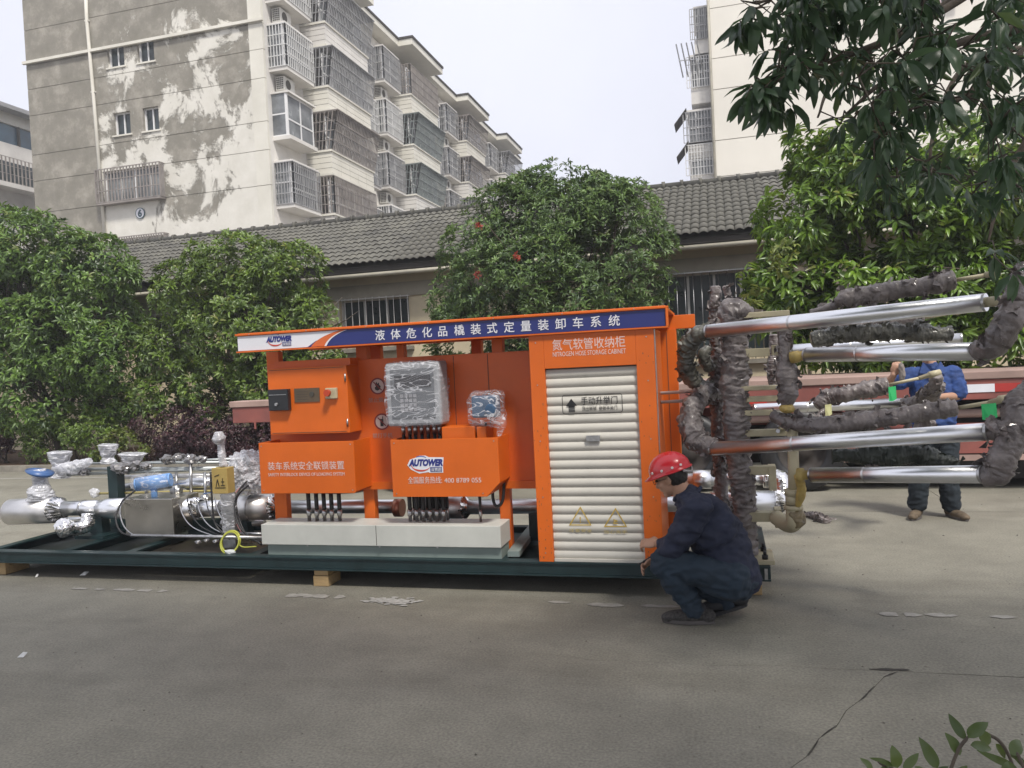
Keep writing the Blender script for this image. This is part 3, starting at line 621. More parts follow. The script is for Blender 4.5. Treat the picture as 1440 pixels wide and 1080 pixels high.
# side facade, four stair units deep
FX = gx1
box('side_wall', SIDE, apt, FX - .3, FX, gy + .13, 69.6, 0, 20.1)
box('roof_slab', CREAM, apt, gx0 - .3, FX + .75, gy + .0, 69.8, 20.21, 20.55)
box('roof_edge', HDARK, apt, gx0 - .32, FX + .8, gy - .02, 69.85, 20.56, 20.68)
def upvc(parent, x, y0, y1, z0, z1, nx=2):
    f = MB(); t = .07
    for z_ in (z0, z0 + (z1 - z0) * .38, z1 - t): f.box(x - .04, x, y0, y1, z_, z_ + t)
    for i in range(nx + 1): yy = y0 + (y1 - y0 - t) * i / nx; f.box(x - .045, x + .005, yy, yy + t, z0, z1)
    o = f.build('glazing', UPVC, parent); box('pane', CURT, o, x - .03, x - .02, y0 + .02, y1 - .02, z0 + .02, z1 - .02); return o
fr = random.Random(3)
for u in range(4):
    y = gy + .35 + 10.05 * u
    box('roof_slab', CREAM, apt, FX + .751, FX + 1.6, y + 2.5, y + 7.5, 20.2, 20.54); box('roof_edge', HDARK, apt, FX + .801, FX + 1.66, y + 2.45, y + 7.55, 20.561, 20.681)
    for r_ in range(6):
        zb = 17.5 - 2.87 * r_
        if zb < 2: continue
        if u == 0 and zb < 5.5: continue
        # narrow bay
        k = fr.random(); ba = MB().box(FX, FX + .85, y, y + 2.25, zb - .16, zb).build('bay_window', SIDE, apt); box('bay_head', SIDE, ba, FX, FX + .85, y, y + 2.25, zb + 1.78, zb + 1.86)
        glass = upvc(ba, FX + .72, y + .05, y + 2.2, zb, zb + 1.78)
        f = MB(); f.box(FX, FX + .7, y + .05, y + .09, zb, zb + .06).box(FX, FX + .7, y + .05, y + .09, zb + .9, zb + .96).box(FX + .62, FX + .72, y + .04, y + .1, zb, zb + 1.78).build('bay_frame', UPVC, ba)
        box('pane', CURT, ba, FX, FX + .62, y + .06, y + .075, zb, zb + 1.78)
        if k > .22 and not (u == 0 and r_ == 2):
            g = MB(); nb = 15 if u < 2 else 9
            cage_bars(g, FX, FX + .86, y - .02, y + 2.27, zb + .02, zb + 1.76, 'x', nb, 4, .016); cage_bars(g, FX, FX + .86, y - .02, y - .02, zb + .02, zb + 1.76, 'y', 6, 4, .016)
            g.build('window_cage', CAGE[0 if fr.random() < .5 else 3], ba)
        if fr.random() < .75:
            ac = MB().box(FX + .1, FX + .5, y + .3, y + 1.15, zb - .85, zb - .28).build('air_conditioner', ACW, apt)
            gr = MB()
            for a_ in range(4):
                for b_ in range(6): gr.box(FX + .14 + a_ * .085, FX + .2 + a_ * .085, y + .285, y + .298, zb - .8 + b_ * .085, zb - .75 + b_ * .085)
            gr.build('vent_grille', GAPM, ac); MB().tube([(FX + .502, y + .62, zb - .57), (FX + .512, y + .62, zb - .57)], .2, 16).build('fan', GAPM, ac)
        # loggia with masonry parapet and cage
        y0, y1 = y + 2.75, y + 7.15
        mbp = MB(); px_ = FX + 1.25
        courses = [zb - 1.0, zb - .78, zb - .54, zb - .3, zb - .06]
        for ci in range(4):
            z0, z1 = courses[ci] + .01, courses[ci + 1] - .01
            for s_ in range(5 if u < 2 else 1):
                ss = (y1 - y0) / (5 if u < 2 else 1); mbp.box(FX, px_, y0 + s_ * ss + .008, y0 + (s_ + 1) * ss - .008, z0, z1)
        bal = mbp.build('balcony', CREAM if (u + r_) % 3 else SIDE, apt)
        MB().box(FX, px_ - .02, y0 + .02, y1 - .02, zb - .98, zb - .06).build('joint_fill', GAPM, bal)
        MB().box(FX, px_ + .06, y0 - .05, y1 + .05, zb - .06, zb + .03).box(FX, px_ + .06, y0 - .05, y1 + .05, zb - 1.12, zb - 1.0).build('ledge', CREAM, bal)
        upvc(bal, px_ - .25, y0 + .05, y1 - .05, zb + .031, zb + 1.6, 5)
        g = MB(); nb = 30 if u < 2 else 16; cm = CAGE[fr.choice([0, 1, 1, 2, 0])]; fl_ = fr.choice([.25, .35, 0])
        cage_bars(g, FX, px_ + .05, y0 - .03, y1 + .03, zb + .03, zb + 1.72, 'x', nb, 4, .018, fl_)
        cage_bars(g, FX, px_ + .05, y0 - .03, y0 - .03, zb + .03, zb + 1.72, 'y', 8, 4, .018, fl_)
        if fl_: g.box(FX + .2, px_ + .12 + fl_, y0 - .06, y1 + .06, zb + 1.74, zb + 1.78)
        g.build('balcony_cage', cm, bal)
        # second small bay, set lower
        zc = zb - .35; y0, y1 = y + 7.35, y + 9.0
        bc = MB().box(FX, FX + .8, y0, y1, zc - .16, zc).build('bay_window', SIDE, apt); box('bay_head', SIDE, bc, FX, FX + .8, y0, y1, zc + 1.6, zc + 1.68)
        upvc(bc, FX + .7, y0 + .04, y1 - .04, zc, zc + 1.6)
        if fr.random() < .75:
            g = MB(); cage_bars(g, FX, FX + .82, y0, y1, zc, zc + 1.6, 'x', 10, 4, .016); cage_bars(g, FX, FX + .82, y0, y0, zc, zc + 1.6, 'y', 5, 4, .016)
            g.build('window_cage', CAGE[fr.choice([0, 2, 3])], bc)

# ================================================================ OTHER BUILDINGS
rb = thing('apartment_building', (8, 50, 0), 'plain cream apartment block rising behind the tiled roof at right', 'building')
def rp(px, py): q = W(px, py, 45); return q.x, q.z
seam = sorted([rp(1006, y)[1] for y in (249, 198, 126, 82, 11, -50, -120)])
mb = MB(); zs = [0] + seam + [32]
hs2 = [(rp(1292, 0)[0], rp(1348, 0)[0], rp(1300, 12)[1], rp(1300, -40)[1])]
for i in range(len(zs) - 1):
    z0, z1 = zs[i] + .02, zs[i + 1] - .02
    wall_with_holes(.1, 27, z0, z1, [(h[0], h[1], max(h[2], z0), min(h[3], z1)) for h in hs2 if h[3] > z0 and h[2] < z1], 45, 45.2, mb)
RCREAM = mat('pale_cream_render', (.74, .71, .635), .85, var=.05, vscale=.3)
mb.build('gable_wall', RCREAM, rb); box('wall_core', GAPM, rb, .12, 26.9, 45.6, 46, 0, 31.9); box('side_wall', SIDE, rb, .1, .4, 45.21, 70, 0, 32)
MB().tube([(.02, 44.93, 5), (.02, 44.93, 32)], .07, 8).build('downpipe', GUTTER, rb)
x0, x1, z0, z1 = hs2[0]
wo_ = MB().box(x0, x1, 45.25, 45.3, z0, z0 + .08).build('window', UPVC, rb); box('pane', CURT, wo_, x0, x1, 45.31, 45.33, z0, z1)
g = MB(); cage_bars(g, x0, x1, 44.7, 44.7, z0, z1, 'y', 14, 5, .03); g.build('window_bars', mat('pink_bars', (.5, .36, .38), .6), wo_)
for k, zb in enumerate([rp(980, y)[1] for y in (243, 196, 118, 50)] + [24.5, 27.4]):
    ex = (1.45, 1.5, 1.2, .9, 1.2, 1.2)[k]
    bb = MB().box(.1 - ex, .09, 45.6, 49.5, zb - .9, zb + .0).build('balcony', SIDE, rb); box('balcony_head', SIDE, bb, .1 - ex, .09, 45.6, 49.5, zb + 1.75, zb + 1.85)
    box('pane', CURT, bb, .2 - ex, .08, 45.72, 45.74, zb + .001, zb + 1.749)
    f = MB()
    for i in range(4): xx = .1 - ex + (ex - .08) * i / 3; f.box(xx, xx + .06, 45.66, 45.7, zb, zb + 1.75)
    f.box(.1 - ex, .08, 45.67, 45.71, zb + .8, zb + .86); f.build('window_frame', UPVC, bb)
    g = MB(); cage_bars(g, -ex - .1, .08, 45.5, 45.5, zb, zb + 1.7, 'y', 10, 4, .022)
    g.build('balcony_cage', CAGE[0 if k % 2 else 3], bb)
    if k in (0, 1): MB().add([(-ex - .6, 45.4, zb + 1.1), (-ex + .1, 45.4, zb + 1.95), (-ex + .1, 47, zb + 1.95), (-ex - .6, 47, zb + 1.1), (-ex - .6, 45.4, zb + 1.04), (-ex + .1, 45.4, zb + 1.89), (-ex + .1, 47, zb + 1.89), (-ex - .6, 47, zb + 1.04)], [(0, 1, 2, 3), (4, 7, 6, 5), (0, 4, 5, 1), (1, 5, 6, 2), (2, 6, 7, 3), (3, 7, 4, 0)]).build('awning', HDARK, bb)
q = rp(972, 80)
g = MB()
for i in range(5): g.beam((q[0] - .5 + i * .28, 45.5, q[1] - .9), (q[0] - .8 + i * .28, 45.2, q[1] + .9), .05, .05)
g.beam((q[0] - .7, 45.3, q[1]), (q[0] + .9, 45.6, q[1]), .05, .05); g.build('drying_rack', STEEL, rb)
lb = thing('apartment_building', (-48, 45, 0), 'pale building with blue glazing at the far left edge', 'building')
def WXp(px, py, X): d_ = _ray(px, py); return CAM + d_ * (X / d_.x)
LX = -42
def zz(px, py): return WXp(px, py, LX).z
zr, zg1, zg0, zb1, zb0, zl = zz(20, 162), zz(20, 178), zz(20, 203), zz(20, 230), zz(20, 264), zz(20, 283)
box('wall', SIDE, lb, LX - 8, LX, 30, 60, 0, zg0 - .05); box('wall', CREAM, lb, LX - 8, LX, 30, 60, zg1 + .05, zr)
box('roof', mat('grey_metal_roof', (.3, .3, .3), .6), lb, LX - 8.5, LX + .8, 29.5, 60.5, zr + .001, zr + .25)
gl = box('window', mat('blue_glass', (.06, .13, .18), .12, var=.3, vscale=.5), lb, LX - 7.9, LX - .15, 30, 60, zg0 - .04, zg1 + .04)
f = MB()
for i in range(16): f.box(LX - .14, LX + .02, 30 + i * 1.9, 30.1 + i * 1.9, zg0 - .04, zg1 + .04)
f.build('mullion', GAPM, gl)
f = MB(); cage_bars(f, LX, LX + .9, 30, 60, zb0, zb1, 'x', 110, 3, .03); f.build('balcony_bars', CAGE[2], lb)
box('balcony', SIDE, lb, LX, LX + 1, 30, 60, zb0 - .3, zb0 - .03); box('pane', GLASS, lb, LX + .001, LX + .05, 30, 60, zb0, zb1)

# ================================================================ FLATBED TRAILER
TRED = mat('dusty_red_paint', (.25, .075, .06), .6, var=.3, vscale=3, col2=(.17, .06, .052))
TDUST = mat('dusty_pink_deck', (.36, .25, .215), .8, var=.15, vscale=2)
TDARK = mat('chassis_dark', (.02, .018, .018), .8, var=.2)
tr = thing('flatbed_trailer', (0, 10.8, 0), 'long faded red flatbed trailer parked behind the pipe skid', 'trailer')
ty = 9.6
bx = box('side_rail', TRED, tr, -6.75, 7, ty, ty + .12, 1.02, 1.24, .008)
box('deck_edge', TDUST, tr, -6.78, 7, ty - .02, ty + .3, 1.243, 1.33, .01)
box('deck', TDUST, tr, -6.75, 7, ty + .301, 12.0, 1.25, 1.31)
for i, x in enumerate((-4.0, .2)):
    box('reflective_tape', RED_PRINT if i % 2 else WHITE_SIGN, bx, x, x + .28, ty - .004, ty - .001, 1.05, 1.10)
for x in np.arange(-6.4, 7, .55): MB().box(x, x + .03, ty - .012, ty - .005, .93, 1.03).build('rope_hook', TRED, bx) if -7 < x < 3.4 else None
x_ = W(1395, 527, ty).x; box('reflective_tape', WHITE_SIGN, bx, x_ - .27, x_ + .02, ty - .008, ty - .0045, 1.10, 1.19); box('reflective_tape', mat('bright_red', (.42, .03, .025), .5), bx, x_ + .021, x_ + .35, ty - .008, ty - .0045, 1.10, 1.19)
box('chassis_beam', TRED, tr, -6.5, 7, 10.2, 10.35, .75, 1.02); box('chassis_beam', TRED, tr, -6.5, 7, 11.2, 11.35, .75, 1.02)
MB().tube([(-2, 9.75, .86), (5, 9.75, .86)], .05, 10).build('side_pipe', TDUST, tr); MB().tube([(1.6, 9.72, .72), (5, 9.72, .72)], .035, 10).build('side_pipe', TRED, tr)
box('side_guard', TRED, tr, 1.2, 6, 9.66, 9.72, .42, .62); box('side_guard', TDUST, tr, 1.2, 6, 9.64, 9.655, .34, .405)
box('dark_underside_fill', TDARK, tr, 1.55, 6.5, 9.9, 11.8, .1, .98); box('chassis_panel', TDARK, tr, -3, 1.5, 10.4, 10.5, .25, 1.0)  # long dark box put in to darken the trailer's underside
for x in (1.75, 3.1, 5.0): box('guard_bracket', TDARK, tr, x, x + .05, 9.68, 9.78, .3, 1.02)
def wheel(cx_, cy_):
    P_ = [(.0, .1), (.02, .26), (.06, .30), (.06, .40), (0, .45)]
    t = MB(); ring = [(.0, .27), (-.02, .33), (-.02, .42), (.02, .475), (.12, .485), (.22, .475), (.25, .42), (.25, .27)]
    n_ = 36
    vs = [(cx_ + r * math.cos(a), cy_ + d_, .485 + r * math.sin(a)) for a in [2 * math.pi * k / n_ for k in range(n_)] for d_, r in ring]
    fs = [(k * 8 + j, k * 8 + (j + 1) % 8, ((k + 1) % n_) * 8 + (j + 1) % 8, ((k + 1) % n_) * 8 + j) for k in range(n_) for j in range(8)]
    t.add(vs, fs, True); wh = t.build('wheel', RUBBER, tr)
    ri = MB(); ring = [(.02, .27), (.10, .24), (.10, .12), (.04, .10), (.04, .0)]
    vs = [(cx_ + r * math.cos(a), cy_ + d_, .485 + r * math.sin(a)) for a in [2 * math.pi * k / n_ for k in range(n_)] for d_, r in ring]
    fs = [(k * 5 + j, k * 5 + j + 1, ((k + 1) % n_) * 5 + j + 1, ((k + 1) % n_) * 5 + j) for k in range(n_) for j in range(4)]
    ri.add(vs, fs, True); ri.build('rim', mat('dark_rim', (.05, .042, .038), .7, var=.2), wh)
for x in (.85, -.45, -5.2, -3.9):
    wheel(x, 9.62); wheel(x, 11.7)
for x in (.85, -.45, -5.2, -3.9): MB().tube([(x, 9.8, .485), (x, 11.8, .485)], .06, 10).build('axle', TDARK, tr)
# ================================================================ LOADING SKID
YF = 5.37
sk = thing('loading_skid', (-2.5, 5.9, 0), 'long dark green skid carrying orange control cabinets, shutter cabinet and silver pipework', 'loading skid')
ZT, ZB = .235, .132
def channel(mb, x0, x1, y0, y1):     # long channel, flanges top and bottom, recessed web
    mb.box(x0, x1, y0, y1, ZT - .014, ZT); mb.box(x0, x1, y0, y1, ZB, ZB + .014); mb.box(x0, x1, y0 + .012, y0 + .022, ZB + .0141, ZT - .0141); return mb
fx0, fx1 = -6.42, .25
fb = channel(MB(), fx0, fx1, YF, YF + .09).build('base_beam', GREENSTEEL, sk, .002)
channel(MB(), fx0, fx1, 6.52, 6.61).build('base_beam', GREENSTEEL, sk)
for x in (fx0 + .001, -5.62, -4.95, -3.75, -2.75, -1.68, -.5, fx1 - .091):
    MB().box(x, x + .09, YF + .091, 6.519, ZT - .015, ZT - .001).box(x, x + .012, YF + .091, 6.519, ZB + .001, ZT - .016).box(x, x + .09, YF + .091, 6.519, ZB + .001, ZB + .012).build('cross_beam', GREENSTEEL, sk)
DARKDECK = mat('dark_deck', (.012, .016, .016), .4, var=.3)
box('deck_plate', DARKDECK, sk, fx0 + .1, -5.63, YF + .12, 6.5, ZT - .08, ZT - .073); box('deck_plate', DARKDECK, sk, -5.52, -4.96, YF + .12, 6.5, ZT - .08, ZT - .073)
for a0, a1 in ((-4.85, -3.78),): box('deck_plate', DECK, sk, a0, a1, YF + .12, 6.5, ZT - .05, ZT - .043)
box('deck_plate', GREENSTEEL, sk, -1.58, -.52, YF + .1, 6.5, ZT - .05, ZT - .043); box('deck_plate', GREENSTEEL, sk, -3.65, -1.70, YF + .1, 6.5, ZT - .05, ZT - .043)
dg = MB(); dg.beam((-1.62, 6.5, ZT + .02), (-1.55, 5.5, ZT + .02), .09, .04); dg.build('brace', mat('pale_green_steel', (.2, .25, .24), .5), sk)

# ---- canopy with the company fascia
cx0, cx1 = -3.69, -.36
ca = MB(); ca.box(cx0, cx1, YF + .004, 6.42, 1.985, 2.005); ca.box(cx0, cx1, YF, YF + .06, 1.86, 1.984)
ca.box(cx0 - .01, cx1 + .02, YF - .02, YF + .0, 1.985, 2.0).box(cx0 - .005, cx1 + .015, YF - .02, YF - .001, 1.852, 1.862); ca.box(cx1 - .001 + .002, cx1 + .018, YF - .02, YF - .001, 1.8621, 1.9849)
canopy = ca.build('canopy', ORANGE, sk, .002)
box('rear_beam', ORANGE, sk, -3.6, -.20, 6.30, 6.40, 1.875, 1.983, .003)
for x in (-3.6, -2.45, -1.36): box('roof_rib', ORANGE_IN, sk, x, x + .05, YF + .07, 6.29, 1.92, 1.98)
sg = box('sign_face', NAVY_SIGN, canopy, cx0 + .004, cx1 - .003, YF - .006, YF - .001, 1.866, 1.981)
yw = YF - .0075
def sxz(px, py): q = W(px, py, yw); return q.x, q.z
# white left end with the orange swoosh
zb_, zt_ = 1.867, 1.980
def xs_(px): return W(px, 480, yw).x
MB().prism([(cx0 + .006, zb_), (xs_(432), zb_), (xs_(443), zb_ + .04), (xs_(478), zt_), (cx0 + .006, zt_)], yw, yw + .001).build('white_field', WHITE_SIGN, sg)
def curve_poly(bot, top): return bot + top[::-1]
def bez(p, c, q, n=10): return [((1 - t) ** 2 * p[0] + 2 * t * (1 - t) * c[0] + t * t * q[0], (1 - t) ** 2 * p[1] + 2 * t * (1 - t) * c[1] + t * t * q[1]) for t in [i / n for i in range(n + 1)]]
sw1 = bez((xs_(437), zb_), (xs_(446), zb_ + .07), (xs_(478), zt_)); sw0 = bez((xs_(456), zb_), (xs_(462), zb_ + .075), (xs_(487), zt_))
def ribbon(mb, A_, B_, y0):
    n = len(A_); k = [(x, y0, z) for x, z in A_] + [(x, y0, z) for x, z in B_]
    return mb.add(k, [(i, i + 1, n + i + 1, n + i) for i in range(n - 1)])
ORG_PRINT = mat('orange_print', (.62, .13, .03), .4, var=.04)
ribbon(MB(), sw1, sw0, yw - .0012).build('swoosh', ORG_PRINT, sg)
sw2 = bez((xs_(459), zb_), (xs_(465), zb_ + .075), (xs_(489), zt_))
ribbon(MB(), sw0, sw2, yw - .0013).build('swoosh', WHITE_SIGN, sg)
ribbon(MB(), sw1[:1] * 11, sw1, yw - .0004).build('white_field', WHITE_SIGN, sg)
NAVY_TXT = mat('navy_lettering', (.02, .03, .2), .4, var=.03)
def logo(parent, x, z, w_, y, backing):
    h = w_ * .19
    if backing:   # white die-cut backing
        pts = [(x - .012, z + h * .1), (x + w_ * .06, z - h * .55), (x + w_ * .3, z - h * 1.15), (x + w_ * .58, z - h * .95), (x + w_ * .60, z - h * 1.05), (x + w_ * 1.0, z - h * 1.05), (x + w_ * 1.0, z - h * .15), (x + w_ * 1.03, z + h * 1.15), (x + w_ * .6, z + h * 1.2), (x + w_ * .5, z + h * 1.45), (x + w_ * .33, z + h * 1.45), (x + w_ * .2, z + h * 1.15), (x + .012, z + h * .9)]
        MB().prism(pts, y, y + .0008).build('logo_backing', WHITE_SIGN, parent)
    text('AUTOWER', h * 1.25, NAVY_TXT, parent, (x, y - .0012, z), width=w_, bold=.004 if w_ > .2 else .002, shear=.25, name='logo_lettering')
    a = arc((x + w_ * .36, 0, z + h * .25), (1, 0, 0), (0, 0, 1), 1, 0, 0, 1)
    cxl, czl, rx_, rz2 = x + w_ * .36, z + h * .28, w_ * .30, h * 1.15
    o_ = [(cxl + rx_ * math.cos(t), czl + rz2 * math.sin(t)) for t in [math.pi * (1.02 + .82 * i / 14) for i in range(15)]]
    i_ = [(cxl + rx_ * .94 * math.cos(t), czl + rz2 * (.98 - .22 * math.sin(math.pi * i / 14)) * math.sin(t)) for i, t in enumerate([math.pi * (1.02 + .82 * i / 14) for i in range(15)])]
    ribbon(MB(), o_, i_, y - .0016).build('logo_arc', mat('logo_red', (.6, .06, .03), .4), parent)
    o_ = [(cxl + rx_ * .9 * math.cos(t), czl + rz2 * 1.0 * math.sin(t)) for t in [math.pi * (.3 + .35 * i / 10) for i in range(11)]]
    i_ = [(cxl + rx_ * .9 * math.cos(t), czl + rz2 * .9 * math.sin(t)) for t in [math.pi * (.3 + .35 * i / 10) for i in range(11)]]
    ribbon(MB(), o_, i_, y - .0016).build('logo_arc', mat('logo_blue', (.03, .08, .4), .4), parent)
    MB().box(x + w_ * .63, x + w_ * .97, y - .0014, y - .0009, z - h * .92, z - h * .22).build('logo_box', NAVY_TXT, parent)
    text('深赛图', h * .62, WHITE_SIGN, parent, (x + w_ * .65, y - .003, z - h * .82), width=w_ * .3, bold=.0, name='logo_characters')
logo(sg, sxz(375, 490)[0], 1.925, sxz(411, 490)[0] - sxz(375, 490)[0], yw - .001, False)
BIG = '液体危化品橇装式定量装卸车系统'
xa_, xb_ = W(528, 475, yw).x, W(871, 450, yw).x
for i, ch in enumerate(BIG):
    sz_ = .082; xc = xa_ + (xb_ - xa_ - .075) * i / 14
    text(ch, sz_, WHITE_SIGN, sg, (xc, yw - .001, 1.893), bold=.0007, name='character')

# ---- hose storage cabinet with roller shutter
bx0, bx1, bz0, bz1 = -1.325, -.447, ZT + .001, 1.853
sx0, sx1, sz0, sz1 = -1.218, -.572, .236, 1.612
cb = MB(); cb.box(bx0, sx0, YF + .002, YF + .06, bz0, bz1).box(sx1, bx1, YF + .002, YF + .06, bz0, bz1).box(sx0, sx1, YF + .002, YF + .06, sz1, bz1)
cb.box(bx0, bx0 + .02, YF + .06, 5.98, bz0, bz1).box(bx1 - .02, bx1, YF + .06, 5.98, bz0, bz1).box(bx0 + .02, bx1 - .02, 5.96, 5.98, bz0, bz1).box(bx0 + .02, bx1 - .02, YF + .06, 5.96, bz1 - .02, bz1)
cab = cb.build('hose_cabinet', ORANGE, sk, .003)
gl_ = MB().box(bx1 + .001, bx1 + .008, YF + .03, YF + .045, 1.0, 1.85).build('edge_trim', STEEL, cab)
# slats: one curved profile shared
NS = 21; pitch = (sz1 - .02 - sz0) / NS
mb = MB(); k = 6; prof = []
for i in range(k + 1): t = i / k; prof.append((-.016 * math.sin(math.pi * (t * .92 + .04)) ** .8, t * pitch * .985))
vs = [(sx0 + .001, YF + .040 + y, z) for y, z in prof] + [(sx1 - .001, YF + .040 + y, z) for y, z in prof]
mb.add(vs, [(i, k + 1 + i, k + 2 + i, i + 1) for i in range(k)], True); mb.v = [(x, y, z) for x, y, z in mb.v]
sl0 = mb.build('shutter_slat', SHUTTER, None, origin=(0, 0, 0)); mesl = sl0.data; bpy.data.objects.remove(sl0)
shut = MB().box(sx0 + .0005, sx1 - .0005, YF + .046, YF + .055, sz0, sz1).build('roller_shutter', mat('shutter_joint', (.12, .11, .095), .7), cab)
for i in range(NS): place(mesl, 'shutter_slat', (0, 0, sz0 + .012 + i * pitch), shut)
box('bottom_rail', SHUTTER, shut, sx0 + .002, sx1 - .002, YF + .012, YF + .04, sz0 + .0002, sz0 + .022, .002)
hx, hz = W(834, 617, YF).x, W(834, 617, YF).z
hd = box('shutter_lock', STEEL, shut, hx - .05, hx + .048, YF + .006, YF + .025, hz - .02, hz + .022, .002)
# prints on the shutter, laid against the slat crowns
ys = YF + .0225
def SX(px, py): q = W(px, py, ys); return q.x, q.z
lx0, lz1 = SX(790, 556); lx1, lz0 = SX(876, 580)
def rrect(x0, x1, z0, z1, r, t, y, mb):
    O, I = [], []
    for cx_, cz_, a0 in ((x1 - r, z1 - r, 0), (x0 + r, z1 - r, 90), (x0 + r, z0 + r, 180), (x1 - r, z0 + r, 270)):
        for i in range(5):
            a = R(a0 + 22.5 * i); O.append((cx_ + r * math.cos(a), y, cz_ + r * math.sin(a))); I.append((cx_ + (r - t) * math.cos(a), y, cz_ + (r - t) * math.sin(a)))
    n = len(O); return mb.add(O + I, [(i, (i + 1) % n, n + (i + 1) % n, n + i) for i in range(n)])
lab = rrect(lx0, lx1, lz0, lz1, .018, .004, ys, MB()).build('instruction_label', BLACK, shut)
def LX_(u): return lx0 + (lx1 - lx0) * u
def LZ_(v): return lz0 + (lz1 - lz0) * v
ar = MB(); ar.add([(LX_(.06), ys, LZ_(.42)), (LX_(.25), ys, LZ_(.42)), (LX_(.155), ys, LZ_(.8))], [(0, 1, 2)])
ar.add([(LX_(.105), ys, LZ_(.33)), (LX_(.21), ys, LZ_(.33)), (LX_(.21), ys, LZ_(.43)), (LX_(.105), ys, LZ_(.43))], [(0, 1, 2, 3)])
for v0 in (.24, .16, .09): ar.add([(LX_(.105), ys, LZ_(v0 - .0)), (LX_(.21), ys, LZ_(v0)), (LX_(.21), ys, LZ_(v0 + .05)), (LX_(.105), ys, LZ_(v0 + .05))], [(0, 1, 2, 3)])
ar.build('arrow', BLACK, shut)
text('手动升举门', .06, BLACK, shut, (LX_(.32), ys, LZ_(.5)), width=(lx1 - lx0) * .6, bold=0)
text('顶出联锁  使锁手关门', .03, mat('thin_black_print', (.09, .085, .075), .6), shut, (LX_(.33), ys, LZ_(.17)), width=(lx1 - lx0) * .58)
def tri(px0, px1, pyt, pyb, sign, words):
    a = SX(px0, pyb); b_ = SX(px1, pyb); c_ = SX((px0 + px1) / 2, pyt); g = ((a[0] + b_[0] + c_[0]) / 3, (a[1] + b_[1] + c_[1]) / 3)
    O = [a, b_, c_]; I = [(x + (g[0] - x) * .17, z + (g[1] - z) * .17) for x, z in O]
    MB().add([(x, ys, z) for x, z in O + I], [(i, (i + 1) % 3, 3 + (i + 1) % 3, 3 + i) for i in range(3)]).build('warning_triangle', YELLOW_PRINT, shut)
    text(sign, .06, YELLOW_PRINT, shut, (g[0], ys, g[1] - .025), align='CENTER', bold=.001, name='warning_symbol')
    text(words, .026, mat('faint_yellow_print', (.52, .42, .18), .6), shut, (a[0], ys, a[1] - .045), width=b_[0] - a[0])
tri(800, 832, 712, 739, '!', '注意安全'); tri(849, 882, 714, 741, '≥', '当心夹手')
tx, tz = W(777, 491, YF).x, W(777, 491, YF).z
text('氮气软管收纳柜', .085, PINK_TEXT, cab, (tx, YF + .001, 1.745), width=W(879, 480, YF).x - tx, bold=0)
text('NITROGEN HOSE STORAGE CABINET', .05, PINK_TEXT, cab, (tx, YF + .001, 1.695), width=W(880, 495, YF).x - tx, bold=0, squash=.95)

# ---- back panel and posts
py_ = 5.66
pz0, pz1 = W(530, 688, py_).z, W(520, 505, py_).z
px0 = W(380, 600, py_).x
pn = MB().box(px0, bx0 - .002, py_, py_ + .03, pz0, pz1).build('back_panel', ORANGE_IN, sk, .002)
box('panel_hem', ORANGE, pn, px0, bx0 - .003, py_ - .012, py_ - .001, pz0, pz0 + .06, .002)
for x in (W(642, 600, py_).x, W(690, 600, py_).x): MB().box(x, x + .004, py_ - .003, py_ - .001, pz0 + .07, pz1 - .01).build('panel_seam', GAPM, pn)
def post(pxa, pxb, yy, z0, z1, m_=ORANGE, name='post'): x0, x1 = W(pxa, 600, yy).x, W(pxb, 600, yy).x; return box(name, m_, sk, x0, x1, yy, yy + .07, z0, z1, .003)
post(380, 397, 5.70, ZT, 1.859); post(506, 521, 5.70, ZT, 1.859); post(563, 573, 5.70, pz1 - .1, 1.859); post(697, 712, 5.70, ZT, 1.859)
for a0, a1 in ((519, 540), (668, 682)): post(a0, a1, 6.25, pz0, 1.874, ORANGE)
box('rear_post', ORANGE, sk, W(921, 500, 6.28).x, W(952, 500, 6.28).x, 6.28, 6.38, ZT, 1.874, .003)
rpx = W(921, 500, 6.28).x
MB().box(rpx + .095, rpx + .099, 6.277, 6.279, .4, 1.85).build('post_seam', GAPM, sk)
# ---- left control box and pocket
b0, b1, c0, c1 = -3.49, -2.80, 1.19, 1.715
cbx = MB().box(b0, b1, 5.45, py_ - .001, c0, c1).build('control_box', ORANGE, sk, .004)
MB().box(b0 + .02, b1 + .0, 5.52, py_ - .002, c1 + .001, c1 + .055).build('box_hood', ORANGE_IN, cbx)
def FX_(px, py, y=5.448): q = W(px, py, y); return q.x, q.z
a = FX_(378, 578, 5.40); b_ = FX_(404, 547, 5.40)
br = MB().box(a[0], b_[0], 5.40, 5.449, a[1], b_[1]).build('breaker_box', mat('dark_plastic', (.02, .022, .026), .3), cbx, .005)
MB().box(a[0] - .0005 + .012, b_[0] - .012, 5.395, 5.399, b_[1] - .045, b_[1] - .04).build('cover_line', STEEL, br)
MB().tube([(a[0] + .075, 5.40, a[1] + .05), (a[0] + .075, 5.385, a[1] + .05)], .013, 12).build('latch', STEEL, br)
a = FX_(415, 566); b_ = FX_(449, 545)
np_ = MB().box(a[0], b_[0], 5.443, 5.449, a[1], b_[1]).build('name_plate', mat('brown_plate', (.20, .15, .10), .35, metal=.5, var=.2), cbx)
MB().tube([(b_[0] - .065, 5.443, a[1] + .06), (b_[0] - .065, 5.437, a[1] + .06)], .02, 14).build('plate_emblem', GAPM, np_)
for i in range(4): MB().box(a[0] + .02, b_[0] - .1, 5.4415, 5.4425, a[1] + .02 + i * .02, a[1] + .024 + i * .02).build('plate_line', GAPM, np_)
a = FX_(460, 561); b_ = FX_(475, 545)
eb = MB().box(a[0], b_[0], 5.42, 5.449, a[1], b_[1]).build('button_box', BEIGE, cbx, .006)
c_ = ((a[0] + b_[0]) / 2 - .012, (a[1] + b_[1]) / 2 + .005)
